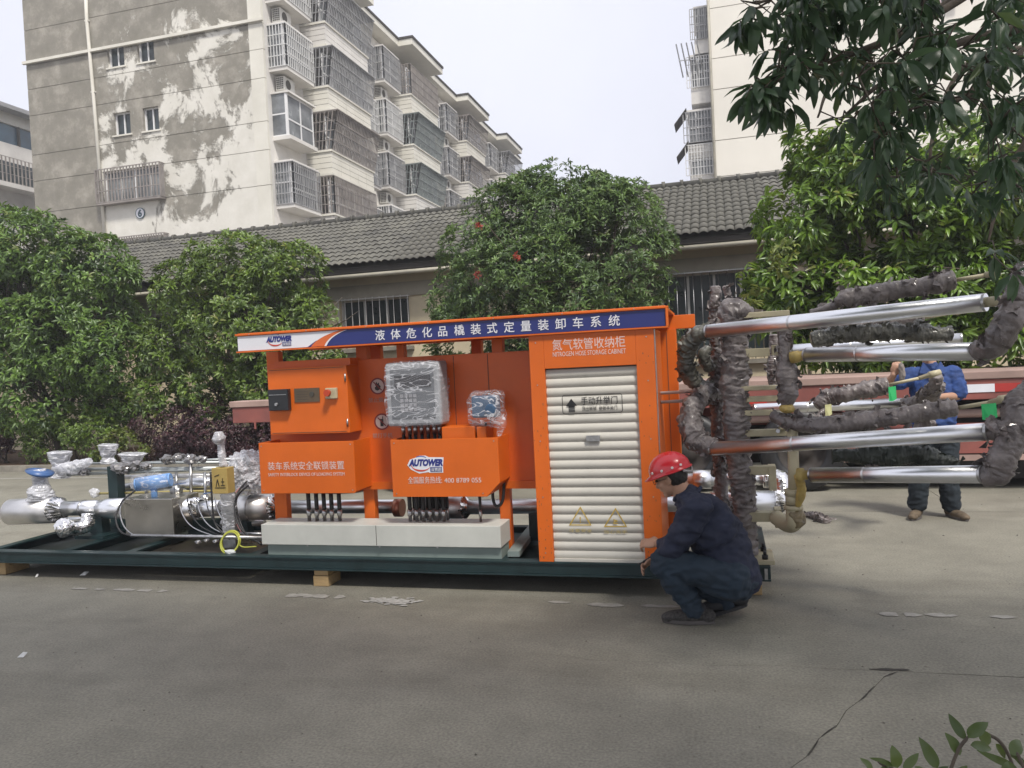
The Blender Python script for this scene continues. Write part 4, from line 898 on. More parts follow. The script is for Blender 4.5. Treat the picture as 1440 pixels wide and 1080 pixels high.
MB().tube([(c_[0], 5.42, c_[1]), (c_[0], 5.40, c_[1]), (c_[0], 5.398, c_[1]), (c_[0], 5.375, c_[1])], [.014, .014, .028, .026], 16).build('stop_button', mat('stop_red', (.55, .06, .02), .4), eb)
def pocket(x0, x1, z0, z1, cham, label=None):
    y0 = YF; y1 = py_ - .002; t = .006; mb = MB()
    mb.prism([(x0, z0), (x1 - cham, z0), (x1, z0 + cham), (x1, z1), (x0, z1)], y0, y0 + t)
    mb.box(x0, x0 + t, y0 + t + .0003, y1, z0 + .002, z1); mb.box(x1 - t, x1, y0 + t + .0003, y1, z0 + cham, z1); mb.box(x0 + t, x1 - cham, y0 + t, y1, z0 + .0005, z0 + t)
    mb.beam((x1 - cham, (y0 + y1) / 2, z0 + .004), (x1 - .004, (y0 + y1) / 2, z0 + cham), y1 - y0 - .02, t) if cham > .02 else None
    return mb.build('hose_pocket', ORANGE, sk, .0025)
p1 = pocket(-3.555, -2.735, .735, 1.135, .012)
t0 = W(377, 660, YF); t1 = W(484, 654, YF)
text('装车系统安全联锁装置', .07, PINK_TEXT, p1, (t0.x, YF - .0015, .925), width=t1.x - t0.x, bold=0)
text('SAFETY INTERLOCK DEVICE OF LOADING SYSTEM', .04, PINK_TEXT, p1, (t0.x, YF - .0015, .872), width=t1.x - t0.x, squash=.9)
p2 = pocket(-2.43, -1.59, .705, 1.135, .10)
x0_ = W(575, 655, YF).x; logo(p2, x0_, W(575, 655, YF).z, W(623, 655, YF).x - x0_, YF - .002, True)
t0 = W(574, 680, YF)
text('全国服务热线: ', .055, PINK_TEXT, p2, (t0.x, YF - .0015, t0.z + .004), width=.27, bold=0)
text('400 8789 055', .05, PINK_TEXT, p2, (W(625, 678, YF).x, YF - .0015, t0.z + .004), width=.285, bold=0)
# ---- fixings: hinges, rivets, door seams, scratches of bare metal
for z in (1.27, 1.62): MB().tube([(b1 - .012, 5.445, z - .03), (b1 - .012, 5.445, z + .03)], .007, 8).build('hinge', STEEL, cbx)
MB().box(b0 + .015, b1 - .025, 5.4475, 5.4495, c0 + .012, c0 + .015).box(b0 + .015, b1 - .025, 5.4475, 5.4495, c1 - .015, c1 - .012).build('door_seam', GAPM, cbx)
def screws(parent, pts, y, r=.005):
    for x, z in pts: MB().tube([(x, y, z), (x, y - .003, z)], r, 8).build('screw', STEEL, parent)
screws(p1, [(-3.53, 1.11), (-2.76, 1.11), (-3.53, .76), (-2.76, .76)], YF - .0005); screws(p2, [(-2.40, 1.11), (-1.62, 1.11), (-2.40, .73), (-1.72, .73)], YF - .0005)
screws(cab, [(bx0 + .05, z) for z in (.3, .7, 1.1, 1.5, 1.8)] + [(bx1 - .05, z) for z in (.3, .7, 1.1, 1.5, 1.8)], YF + .0015)
screws(canopy, [(cx0 + .12 + .5 * i, 1.992) for i in range(7)], YF - .0205, .004)
sc_ = random.Random(5); sm_ = MB()
for _ in range(70):
    x = sc_.choice([sc_.uniform(bx0 + .005, sx0 - .01), sc_.uniform(sx1 + .01, bx1 - .01)]); z = .25 + 1.5 * sc_.random() ** 2.2; w_ = sc_.uniform(.002, .006); h_ = sc_.uniform(.003, .02)
    sm_.add([(x, YF + .0012, z), (x + w_, YF + .0012, z + .002), (x + w_ * .7, YF + .0012, z + h_), (x - w_ * .2, YF + .0012, z + h_ * .8)], [(0, 1, 2, 3)])
sm_.build('paint_chips', mat('chipped_primer', (.2, .10, .06), .7, var=.2), cab)['kind'] = 'stuff'
# ---- loose orange box behind the right pocket
MB().box(W(622, 608, 5.45).x, W(668, 608, 5.45).x, 5.44, 5.62, 1.0, W(640, 600, 5.45).z).build('junction_box', ORANGE, sk, .004)
MB().box(W(671, 608, 5.45).x, W(684, 608, 5.45).x, 5.44, 5.62, 1.0, W(640, 601, 5.45).z).build('junction_box', ORANGE, sk, .004)
# prohibition signs on the panel
def prohibition(px, py, words, kind):
    c = W(px, py, py_ - .004); r = .066
    n = 28; mb = MB(); yy = py_ - .004
    O = [(c.x + r * math.cos(t), yy, c.z + r * math.sin(t)) for t in [2 * math.pi * k / n for k in range(n)]]; I = [(c.x + (r - .012) * math.cos(t), yy, c.z + (r - .012) * math.sin(t)) for t in [2 * math.pi * k / n for k in range(n)]]
    disc = MB().add([(x, yy + .0015, z) for x, _, z in O], [tuple(range(n))]).build('sign_disc', mat('greyed_white', (.55, .45, .42), .5), pn)
    mb.add(O + I, [(i, (i + 1) % n, n + (i + 1) % n, n + i) for i in range(n)]); mb.obox((c.x, yy - .0012, c.z), (.048 * .707, 0, -.048 * .707), (.0045 * .707, 0, .0045 * .707), (0, .0004, 0)); mb.build('sign_ring', mat('dark_red_print', (.20, .02, .02), .5), disc)
    g = MB()
    if kind == 'fire':
        g.add([(c.x + a, yy - .0001, c.z + b) for a, b in ((-.02, -.03), (.0, -.036), (.02, -.025), (.026, -.002), (.012, .012), (.014, .03), (-.002, .018), (-.008, .036), (-.024, .01), (-.014, .0), (-.027, -.012))], [tuple(range(11))])
    else:
        g.box(c.x - .013, c.x + .013, yy - .0008, yy - .0001, c.z - .036, c.z + .022).box(c.x + .005, c.x + .011, yy - .0008, yy - .0001, c.z + .0221, c.z + .042)
    g.build('sign_pictogram', BLACK, disc)
    text(words, .042, mat('dim_print', (.5, .30, .25), .5), pn, (c.x - .085, yy, c.z - .125), width=.17, bold=0)
prohibition(531, 543, '禁止烟火', 'fire'); prohibition(537, 593, '禁打手机', 'phone')
# ---- flow computer in plastic
q0 = W(545, 600, 5.42); q1 = W(617, 507, 5.42)
fc = MB().box(q0.x, q1.x, 5.42, 5.60, q0.z, q1.z).build('flow_computer', mat('grey_casing', (.33, .34, .36), .5, var=.1), sk, .02)
box('door_panel', mat('mid_grey_panel', (.13, .14, .155), .4), fc, q0.x + .045, q1.x - .045, 5.412, 5.419, q0.z + .06, q1.z - .05, .003)
dpn = box('display_window', mat('dark_display', (.02, .02, .025), .2), fc, q0.x + .08, q1.x - .07, 5.407, 5.4115, q1.z - .19, q1.z - .1)
for i in range(4):
    for j in range(4): box('key', mat('key_grey', (.3, .3, .32), .5), fc, q0.x + .12 + i * .035, q0.x + .145 + i * .035, 5.408, 5.4115, q0.z + .11 + j * .035, q0.z + .135 + j * .035)
def crumple(name, cx_, cy_, cz_, rx_, ry, rz, material, parent, sub=4, amp=.12, freq=11, power=2., seed=0):
    bm = bmesh.new(); bmesh.ops.create_icosphere(bm, subdivisions=sub, radius=1)
    for v in bm.verts:
        d = v.co.normalized()
        if power != 2.: 
            s_ = (abs(d.x) ** power + abs(d.y) ** power + abs(d.z) ** power) ** (-1 / power); d = d * s_
        p = Vector((d.x * rx_, d.y * ry, d.z * rz)); w_ = Vector((p.x * freq + seed, p.y * freq, p.z * freq))
        n_ = 1 + amp * noise.fractal(w_, .8, 2.1, 2 if material is FILM else 4) + amp * .7 * (abs(noise.noise(w_ * 1.7)) * 2 - .6); v.co = p * n_ + Vector((cx_, cy_, cz_))
    mb = MB(); mb.add([v.co for v in bm.verts], [tuple(v.index for v in f.verts) for f in bm.faces], material is FILM); bm.free()
    return mb.build(name, material, parent)
crumple('plastic_cover', (q0.x + q1.x) / 2, 5.51, (q0.z + q1.z) / 2, (q1.x - q0.x) / 2 + .012, .115, (q1.z - q0.z) / 2 + .012, FILM, fc, 5, .035, 8, 9.)
# second, blue, instrument
q = W(681, 576, 5.42)
ins = MB().box(q.x - .10, q.x + .09, 5.42, 5.55, q.z - .06, q.z + .10).tube([(q.x + .06, 5.42, q.z + .0), (q.x + .06, 5.36, q.z + .0)], .045, 16).build('blue_instrument', mat('instrument_blue', (.04, .09, .17), .35), sk, .015)
crumple('plastic_cover', q.x, 5.48, q.z, .135, .12, .14, FILM, ins, 4, .12, 8, 4., 3)
wrapped('plastic_tail', [(q.x + .06, 5.44, q.z - .05), (q.x + .12, 5.44, q.z - .10), (q.x + .09, 5.45, q.z - .20)], [.05, .035, .015], FILM, ins, .3)
MB().tube([(q.x - .02, 5.5, q.z - .1), (q.x - .02, 5.5, 1.0)], .009, 8).build('stem', RUBBER, ins)
# ---- hoses out of the pockets into the duct
TZ = .485
def hose(x, y, z0, r=.0165):
    h = MB().tube([(x, y, z0), (x + .002, y, TZ + .05)], r, 12).build('hose', RUBBER, sk)
    MB().tube([(x, y, TZ + .09), (x, y, TZ + .045), (x, y, TZ + .04), (x, y, TZ + .001)], [r * 1.25, r * 1.25, r * .9, r * .9], 8).build('cable_gland', STEEL, h)
for px in (434, 445, 455.5, 466, 477): hose(W(px, 710, 5.55).x, 5.55, .76)
for px in (576, 585.5, 595, 604.5, 614, 623.5): hose(W(px, 710, 5.55).x, 5.55, .73)
for px in (581, 590, 600, 609, 618, 628): hose(W(px, 710, 5.6).x, 5.61, .73, .012)
hose(W(675, 710, 5.55).x, 5.55, .73, .011)
for px in (566, 575, 583, 592, 601, 610, 617):
    x = W(px, 610, 5.5).x; h = MB().tube([(x, 5.52, q0.z - .07), (x, 5.52, 1.0)], .014, 8).build('hose', RUBBER, fc); MB().tube([(x, 5.52, q0.z + .0), (x, 5.52, q0.z - .07)], .017, 8).build('cable_gland', STEEL, fc)
lp = [(x, 5.62, z) for x, z in ((W(694, 690, 5.6).x, .78), (W(692, 700, 5.6).x, .66), (W(697, 719, 5.6).x, .59), (W(706, 712, 5.6).x, .63), (W(709, 690, 5.6).x, .8))]
MB().tube(smooth_path(lp), .012, 8).build('cable', RUBBER, sk)
# ---- cable duct
d0, d1 = W(368, 750, 5.40).x, W(704, 750, 5.40).x
dt = MB().box(d0, d1, 5.395, 5.66, .325, TZ).build('cable_duct', TRAY, sk, .004)
box('duct_base', TRAYBASE, dt, d0 + .03, d1 - .01, 5.43, 5.64, ZT + .001, .3245)
xm = W(529, 750, 5.4).x; MB().box(xm, xm + .004, 5.3935, 5.3945, .33, TZ - .002).build('duct_joint', GAPM, dt)
for x in (d0 + .4, xm + .02, d1 - .5): MB().box(x, x + .012, 5.391, 5.3945, .317, .33).build('duct_clip', STEEL, dt)

# ================================================================ PIPEWORK ON THE SKID
hy = 6.0
def hp(px, py, y=hy): q = W(px, py, y); return q
def hpipe(pts, mat_=ALU, name='header_pipe', y=hy, parent=sk, seg=28):
    """pts: (px, py, radius) along one header"""
    P, Rd = [], []
    for a, b, r in pts: P.append(W(a, b, y)); Rd.append(r)
    return MB().tube(P, Rd, seg).build(name, mat_, parent)
# main insulated header, drum at its left end; nearly level
MB().tube([hp(14, 720), hp(15, 720), hp(16, 720), hp(78, 717)], [.01, .118, .125, .125], 36).build('header_drum', ALU_DULL, sk)
def ruff(p, q, r0, r1, n=26, name='foil_collar', m_=FOIL):
    """overlapping cut tabs where a jacket steps down"""
    p = Vector(p); q = Vector(q); d = (q - p).normalized(); a = d.cross(Vector((0, 0, 1))).normalized(); b = d.cross(a); mb = MB()
    for i in range(n):
        t0 = 2 * math.pi * i / n; t1 = 2 * math.pi * (i + 1.35) / n
        def pt(c, r, t): return c + a * r * math.cos(t) + b * r * math.sin(t)
        j = rnd.uniform(.94, 1.12)
        vs = [pt(p, r0 * j, t0), pt(p, r0 * .97, t1), pt(p.lerp(q, .5), (r0 + r1) * .56 * j, t0), pt(p.lerp(q, .5), (r0 + r1) * .48, t1), pt(q, r1 * 1.06, t0), pt(q, r1, t1)]
        mb.add(vs, [(0, 1, 3, 2), (2, 3, 5, 4)])
    return mb.build(name, m_, sk)
ruff(hp(78, 717), hp(92, 716), .125, .07)
hpipe([(88, 715, .07), (140, 714, .072)]); hpipe([(140, 715, .073), (152, 715, .095), (178, 715, .098)])
wbx = W(172, 705, 5.78); wb1x = W(240, 705, 5.78)
MB().box(wbx.x, wb1x.x, 5.80, 6.16, ZT + .06, W(200, 702, 5.78).z).build('jacket_box', mat('box_cladding', (.55, .52, .46), .3, metal=1, var=.12, vscale=3), sk, .006)
hpipe([(238, 716, .088), (276, 714, .088)]); ruff(hp(274, 714), hp(283, 714), .09, .075, 22); hpipe([(280, 716, .072), (312, 714, .072)])
hpipe([(318, 714, .112), (384, 713, .112)], ALU_DULL); ruff(hp(383, 713), hp(392, 713), .112, .07, 24)
hpipe([(388, 713, .058), (556, 712, .058)]); hpipe([(556, 714, .075), (566, 714, .075)], mat('copper_ring', (.45, .2, .13), .4, metal=.7), 'flange_ring')
hpipe([(600, 714, .098), (652, 713, .098)], ALU_DULL); ruff(hp(650, 713), hp(660, 713), .10, .06, 22); hpipe([(656, 713, .06), (1000, 708, .06)])
hpipe([(1000, 708, .085), (1090, 706, .085)], ALU); ruff(hp(1090, 706), hp(1104, 706), .085, .055, 24); hpipe([(1098, 706, .05), (1118, 706, .05)])
# lower foil elbow and ball at the left end
wrapped('foil_elbow', [hp(124, 722, 5.85), hp(121, 738, 5.82), hp(108, 744, 5.75), hp(96, 744, 5.66)], [.055, .058, .06, .055], FOIL, sk, .12, .12)
crumple('foil_ball', *hp(91, 742, 5.6), .085, .08, .085, FOIL, sk, 4, .1, 14)
# rear insulated header
ry2 = 6.38
hpipe([(163, 686, .03), (172, 686, .04), (215, 682, .055), (228, 682, .055)], ALU, y=ry2); hpipe([(225, 682, .045), (262, 681, .045), (266, 681, .062), (300, 680, .062)], ALU, y=ry2)
hpipe([(300, 680, .05), (975, 674, .05)], ALU, y=ry2); hpipe([(975, 674, .075), (1000, 674, .075)], ALU, y=ry2); hpipe([(1000, 675, .05), (1078, 673, .05)], ALU, y=ry2)
wrapped('foil_elbow', [hp(1072, 673, ry2), hp(1088, 673, ry2), hp(1100, 680, ry2 - .05), hp(1100, 700, ry2 - .1)], [.07, .08, .075, .06], FOIL, sk, .06, .1)
hpipe([(136, 694, .012), (316, 690, .012), (400, 690, .012)], mat('yellow_pipe', (.5, .42, .16), .5), 'gas_pipe', 6.3)
crumple('foil_valve', *hp(133, 693, 6.28), .05, .045, .05, FILM_DENSE, sk, 3, .2, 16)
hpipe([(185, 753, .014), (372, 756, .014)], STEEL, 'conduit', 5.52); hpipe([(340, 750, .012), (372, 751, .012)], STEEL, 'conduit', 5.6)
# supports
def sup(pa, pb, y, z0, z1, m_=GREENSTEEL): return box('pipe_support', m_, sk, W(pa, 700, y).x, W(pb, 700, y).x, y, y + .1, z0, z1)
sup(124, 141, 5.98, ZT, .46); sup(153, 166, 6.2, ZT, W(160, 656, 6.2).z); sup(262, 300, 6.05, ZT, .38); sup(326, 345, 6.05, ZT, .40); sup(742, 756, 6.0, ZT, .5)
box('support_foot', GREENSTEEL, sk, W(110, 735, 5.9).x, W(150, 735, 5.9).x, 5.85, 6.2, ZT + .001, ZT + .03)
# upper sampling lines
sy = 6.25
for ya, xb, r in ((659, 345, .016), (665, 330, .018), (651, 345, .012)):
    hpipe([(95, ya + 1 if ya < 665 else 667, r), (xb, ya - 1 if ya < 665 else 658, r)], mat('pale_tube', (.42, .45, .45), .35, metal=.6), 'sampling_line', sy + (.1 if ya == 651 else 0))
hpipe([(330, 655, .018), (372, 652, .018)], ALU, 'sampling_line', sy)
for px, py, s_ in ((172, 659, .075), (190, 655, .06), (206, 656, .045), (236, 646, .06), (252, 643, .05), (268, 646, .06), (284, 646, .045), (118, 664, .05)): crumple('wrapped_fitting', *hp(px, py, sy - .02), s_ * 1.2, s_, s_ * .8, mat('silver_wrap', (.33, .32, .32), .3, metal=.7, var=.3, vscale=20), sk, 3, .35, 22, 2., px)
# second, lower run and small fittings among the headers
hpipe([(200, 737, .03), (372, 735, .03)], ALU_DULL, 'drain_pipe', 6.15); hpipe([(88, 731, .028), (150, 731, .03)], ALU, 'drain_pipe', 6.2)
hpipe([(168, 671, .022), (322, 668, .022)], ALU_DULL, 'sampling_line', 6.42); hpipe([(205, 641 + 10, .016), (345, 645, .016)], mat('pale_tube', 0), 'sampling_line', 6.45)
for px, pa, pb in ((248, 664, 690), (268, 650, 700), (288, 664, 706), (205, 668, 700)): MB().tube([W(px, pa, 6.2), W(px + 1, pb, 6.15)], .014, 10).build('riser_tube', STEEL, sk)
for px, py, r in ((263, 715, .098), (247, 716, .10), (336, 714, .12), (355, 714, .12), (118, 715, .082), (600, 714, .108)):
    c = hp(px, py); MB().tube([c + Vector((-.006, 0, 0)), c + Vector((.006, 0, 0))], r, 30).build('band_clamp', STEEL, sk)
for px, py in ((248, 690), (288, 703)):
    c = hp(px, py, 6.1); v_ = MB().tube([c + Vector((0, 0, -.05)), c + Vector((0, 0, .05))], .035, 14).tube([c + Vector((-.05, 0, 0)), c + Vector((.05, 0, 0))], .03, 14).build('ball_valve', STEEL, sk)
    MB().beam(c + Vector((0, -.01, .06)), c + Vector((.12, -.02, .075)), .018, .006).build('valve_lever', BLUEPAINT, v_)
for i in range(5):
    a0 = 250 + 13 * i
    MB().tube(smooth_path([W(a0, 700, 5.95), W(a0 + 6, 722, 5.8), W(a0 + 22, 742, 5.7), W(a0 + 60, 757 + i, 5.6)]), .0055, 6).build('cable', RUBBER if i % 2 else STEEL, sk)
# plastic wrapped valves standing on the lines
def bagged(px, pyb, pyt, wpx, y, parent=sk, core=BLUEPAINT, top=1.3):
    b = W(px, pyb, y); t = W(px, pyt, y); r = wpx / 1093 * y * 1.03 / 2
    c = MB().tube([b, b.lerp(t, .45), b.lerp(t, .5), b.lerp(t, .95)], [r * .45, r * .45, r * .8, r * .85], 14).build('valve', mat('valve_grey', (.25, .25, .26), .5, var=.2), parent)
    wrapped('plastic_cover', [b, b.lerp(t, .35), b.lerp(t, .7), b.lerp(t, .98)], [r * 1.1, r * .8, r * 1.1, r * top], FILM_DENSE, c, .3, .1, 6, 22, 14, px)
    return c
bagged(86, 672, 634, 26, sy); bagged(152, 652, 624, 22, sy + .1); bagged(186, 656, 637, 30, sy + .1, top=1.5)
wrapped('plastic_cover', [hp(75, 660, 6.2), hp(100, 657, 6.2), hp(128, 648, 6.2)], [.03, .06, .03], FILM_DENSE, sk, .35)
# gate valve with blue hand wheel over the drum
b = hp(57, 696); v = MB().tube([b + Vector((0, 0, -.03)), b + Vector((0, 0, .05))], .1, 20).tube([b + Vector((0, 0, .05)), b + Vector((0, 0, .24))], [.05, .045], 14).build('gate_valve', mat('valve_grey', (.25, .25, .26), .5), sk)
wrapped('plastic_cover', [b + Vector((0, 0, -.05)), b + Vector((0, 0, .04)), b + Vector((.01, 0, .1)), b + Vector((0, 0, .25))], [.115, .11, .06, .06], FILM_DENSE, v, .22, .1)
c = W(56, 663, hy); MB().tube([c + Vector((-.005, 0, -.012)), c + Vector((0, 0, 0)), c + Vector((.004, 0, .02))], [.12, .125, .03], 28).build('hand_wheel', BLUEPAINT, v)
# blue flow transmitter in film on the jacket box
c = W(216, 678, 5.9); h = Vector((.125, .05, .012))
tm = MB().tube([c - h, c + h], .062, 24).tube([c - h * 1.02, c - h * 1.14], [.062, .058], 24).tube([c + h * 1.02, c + h * 1.14], [.062, .058], 24).tube([c + Vector((-.0, 0, -.05)), c + Vector((0, 0, -.17))], .028, 12).build('flow_transmitter', mat('pale_blue_enamel', (.16, .32, .62), .3), sk)
MB().tube([c - h * 1.145, c - h * 1.16], .05, 24).build('end_glass', mat('grey_lens', (.2, .22, .25), .2), tm)
crumple('plastic_cover', c.x - .03, c.y, c.z + .0, .19, .09, .085, FILM, tm, 4, .1, 10, 3)
# grounding post: yellow terminal box with a ball-headed handle in film
c = W(311, 677, 5.6)
gb = MB().box(c.x - .075, c.x + .075, 5.58, 5.68, c.z - .10, c.z + .115).build('terminal_box', mat('yellow_box', (.40, .29, .09), .5, var=.1), sk, .004)
dg = MB()
for (x0, z0, x1, z1) in ((-.035, -.04, -.02, .02), (-.02, .02, -.005, -.04), (.01, -.03, .05, -.03), (.03, -.03, .03, .03), (.015, .0, .045, .0), (-.045, -.05, .055, -.05), (-.045, .045, .0, .06)): dg.beam((c.x + x0, 5.577, c.z + z0), (c.x + x1, 5.577, c.z + z1), .002, .006, (0, 0, 1))
dg.build('box_symbol', BLACK, gb)
MB().tube([(c.x, 5.63, c.z + .116), (c.x, 5.63, W(308, 622, 5.6).z)], .018, 10).build('handle_stem', STEEL, gb)
tt = W(308, 616, 5.6)
MB().tube([tt + Vector((0, 0, -.03)), tt + Vector((0, 0, .0)), tt + Vector((0, 0, .03))], [.02, .045, .02], 14).build('handle_ball', RUBBER, gb)
wrapped('plastic_cover', [(c.x + .01, 5.63, c.z + .12), (c.x, 5.63, c.z + .22), (c.x - .005, 5.63, tt.z - .04), tt, (tt.x, tt.y, tt.z + .055)], [.035, .03, .03, .055, .03], FILM_DENSE, gb, .14, .12, 8, 24, 12, 4)
MB().box(c.x - .03, c.x + .09, 5.62, 5.66, ZT, c.z - .101).build('box_post', STEEL, gb)
wrapped('plastic_cover', [(c.x + .04, 5.62, c.z - .10), (c.x + .05, 5.62, c.z - .2), (c.x + .04, 5.62, ZT + .12)], [.05, .07, .055], FILM, gb, .3)
# large bagged actuator left of the pocket
c = W(350, 664, 5.95)
act = MB().box(c.x - .10, c.x + .12, c.y - .08, c.y + .1, c.z - .13, c.z + .12).build('actuator', mat('valve_grey', (.25, .25, .26), .5), sk, .03)
crumple('plastic_cover', c.x + .01, c.y, c.z, .18, .14, .185, FILM_DENSE, act, 5, .16, 12, 3, 9)
# cables
def cab_(pts, y, r, m_=RUBBER): return MB().tube(smooth_path([W(a, b, y + dy) for a, b, dy in pts]), r, 8).build('cable', m_, sk)
cab_([(190, 690, .0), (172, 705, -.25), (163, 728, -.35), (170, 748, -.4), (190, 755, -.4)], 5.95, .0085); cab_([(186, 694, 0), (170, 712, -.2), (172, 735, -.3), (184, 750, -.35), (200, 754, -.4)], 5.95, .006, STEEL)
cab_([(296, 664, .0), (298, 700, -.03), (302, 735, -.05), (315, 752, -.06)], 5.62, .008); cab_([(352, 672, 0), (336, 690, -.25), (330, 715, -.3), (340, 745, -.35), (368, 766, -.4)], 5.9, .008); cab_([(358, 676, 0), (333, 700, -.25), (338, 735, -.3), (352, 758, -.36), (372, 760, -.4)], 5.9, .008); cab_([(346, 676, 0), (326, 702, -.2), (330, 730, -.25), (344, 757, -.33)], 5.92, .006, mat('pink_cable', (.4, .2, .2), .5))
# coiled yellow earthing cable
cc_ = WZ(330, 762, ZT + .07); coil = MB()
pts_ = []
for i in range(120):
    t = i / 120 * 2 * math.pi * 4; r = .085 + .006 * math.sin(t * .7) ; pts_.append(cc_ + Vector((r * math.cos(t), -.06 + .012 * math.sin(t * .37) + .03 * math.sin(t), r * math.sin(t) * .95 + .012)))
coil.tube(pts_, .006, 6); coil.tube(smooth_path([pts_[-1], cc_ + Vector((.12, -.05, -.03)), cc_ + Vector((.22, -.02, -.03))]), .006, 6)
tag(coil.build('coiled_cable', mat('yellow_green_cable', (.42, .44, .06), .45, var=.1)), 'small coil of yellow earthing cable resting on the green skid', 'cable')
tag(crumple('rag', *(WZ(323, 776, ZT + .012)), .05, .03, .02, mat('white_cloth', (.6, .62, .62), .8), None, 3, .3, 20), 'small white crumpled scrap lying on the skid beam', 'scrap')
for px, py in ((278, 762), (290, 760), (303, 761)): crumple('clamp_fitting', *WZ(px, py, ZT + .01), .035, .03, .02, STEEL, sk, 2, .3, 20)

# ================================================================ WOOD BLOCKS UNDER THE SKID
for i, (x, y, s_, lab_) in enumerate(((-6.33, 5.46, .14, 'short timber block under the left end of the skid'), (W(451, 815, 5.4).x, 5.40, .13, 'two stacked pine offcuts under the middle of the skid'), (.12, 5.5, .15, 'timber block under the right end of the skid'))):
    if i == 1:
        t = thing('timber_block', (x, y + .1, 0), lab_, 'wood block', 'timber blocks propping the skid')
        box('offcut', WOOD, t, x - s_ / 2, x + s_ / 2, y, y + .2, .001, .083, .003); box('offcut', WOOD, t, x - s_ / 2 + .006, x + s_ / 2 - .004, y + .008, y + .2, .085, ZB - .001, .003)
    else: tag(box('timber_block', WOOD, None, x - s_ / 2, x + s_ / 2, y, y + .25, .001, ZB - .001, .004), lab_, 'wood block', 'timber blocks propping the skid')
# ================================================================ LOADING ARMS AND THEIR COLUMNS
colx = W(1036, 600, 5.56).x
bp = MB().box(colx - .16, fx1 + .03, 5.40, 5.72, ZT + .001, ZT + .03).build('column_plate', BEIGE, sk, .003)
for x, y in ((fx1 - .03, 5.44), (fx1 - .03, 5.66), (colx - .12, 5.44)):
    MB().tube([(x, y, ZT + .031), (x, y, ZT + .06)], .02, 6).tube([(x, y, ZT + .06), (x, y, ZT + .085)], .011, 8).build('anchor_bolt', RUBBER, bp)
for x in (fx1 - .10, fx1 - .04): MB().box(x, x + .02, 5.362, 5.369, ZB + .015, ZT - .015).build('end_rib', STEEL, sk)
def W2(px, py, y): return W(px, py, y)
rf_ = 5.56
wrapped('wrapped_column', [(colx + .03, rf_, ZT + .03), W2(1046, 700, rf_), W2(1036, 610, rf_), W2(1034, 540, rf_), W2(1033, 470, rf_), W2(1032, 440, rf_)], [.08, .094, .096, .098, .096, .092], WRAP, sk, .22, .10, 10, 40, 8, 1, 16)
wrapped('wrapped_cap', [W2(1018, 452, rf_), W2(1026, 441, rf_), W2(1042, 438, rf_), W2(1060, 446, rf_)], [.06, .09, .09, .05], WRAP, sk, .28, .08, 8, 40, 8, 2, 20)
wrapped('wrapped_column', [W2(1018, 735, 5.85), W2(1012, 650, 5.85), W2(1008, 550, 5.85), W2(1006, 470, 5.85), W2(1006, 430, 5.85), W2(1006, 402, 5.85)], [.055, .05, .05, .045, .055, .04], WRAP, sk, .3, .12, 8, 40, 9, 3, 18)
wrapped('wrapped_stub', [W2(1030, 440, 5.8), W2(1025, 420, 5.8), W2(1020, 402, 5.8)], [.045, .03, .028], WRAP, sk, .3, .12, 8, 40, 9, 4, 18)
# nitrogen tubes from the cabinet
MB().tube([W2(924, 553, 5.75), W2(1100, 544, 5.85)], .012, 10).build('nitrogen_tube', mat('pale_grey_tube', (.5, .49, .48), .4), sk)
MB().tube([W2(922, 566, 5.75), W2(972, 563, 5.75)], .012, 10).build('nitrogen_tube', mat('pale_grey_tube', 0), sk)
# beige brackets from the column to the risers
for px0_, px1_, py0_, py1_ in ((1062, 1110, 436, 448), (1056, 1082, 489, 503), (1056, 1106, 541, 550), (1056, 1105, 556, 566), (1058, 1088, 576, 585), (1062, 1118, 603, 614), (1060, 1086, 655, 668), (1062, 1094, 720, 733)):
    a = W2(px0_ - 18, py1_, 5.52); b_ = W2(px1_, py0_, 5.52)
    MB().box(a.x, b_.x, 5.50, 5.58, a.z, b_.z).build('bracket_arm', BEIGE, sk, .004)
for px0_, py0_, py1_ in ((1086, 485, 500), (1100, 545, 575), (1096, 596, 604), (1082, 655, 690), (1090, 716, 742)):
    a = W2(px0_, py1_, 5.5); b_ = W2(px0_ + 9, py0_, 5.5); MB().box(a.x, b_.x, 5.485, 5.6, a.z, b_.z).build('bracket_lug', BEIGE, sk, .003)
for py_b in (492, 545, 597, 606): MB().tube([W2(1094, py_b, 5.47), W2(1094, py_b, 5.60)], .014, 8).build('pivot_bolt', STEEL, sk)
def jacket(a, b, r, parent):
    a = Vector(a); b = Vector(b); o = MB().tube([a, b], r, 36).build('insulated_pipe', ALU, parent)
    d = (b - a).normalized(); m_ = a.lerp(b, .36)
    MB().tube([m_ - d * .006, m_ + d * .006], r * 1.012, 36, False).build('jacket_seam', ALU_DULL, o)
    for e, s_ in ((a, 1), (b, -1)): MB().tube([e, e + d * s_ * .012], r * 1.015, 36, False).build('jacket_band', STEEL, o)
    return o
r_ = .0455
# upper front arm
A0, A1 = WD(995, 466, 5.2), WD(1387, 425, 3.93)
arm = thing('loading_arm', (A0.x, A0.y, A0.z - .2), 'upper front loading arm, two silver pipes above the other front pair', 'loading arm', 'articulated loading arms of the skid')
jacket(A0, A1, r_, arm)
B0, B1 = WD(1135, 499, 4.9), WD(1376, 494, 3.87)
jacket(B0, B1, r_, arm)
wrapped('wrapped_elbow', [WD(999, 465, 5.2), WD(978, 473, 5.3), WD(964, 497, 5.4), WD(970, 528, 5.5), WD(990, 545, 5.6), WD(1006, 535, 5.7)], [.046, .06, .065, .065, .05, .04], WRAP2, arm, .25, .16, 8, 40, 9, 5, 22)
wrapped('wrapped_joint', [WD(998, 488, 5.45), WD(990, 500, 5.45), WD(1000, 520, 5.5)], [.03, .05, .04], WRAP2, arm, .35, .1, 8, 40, 10, 6)
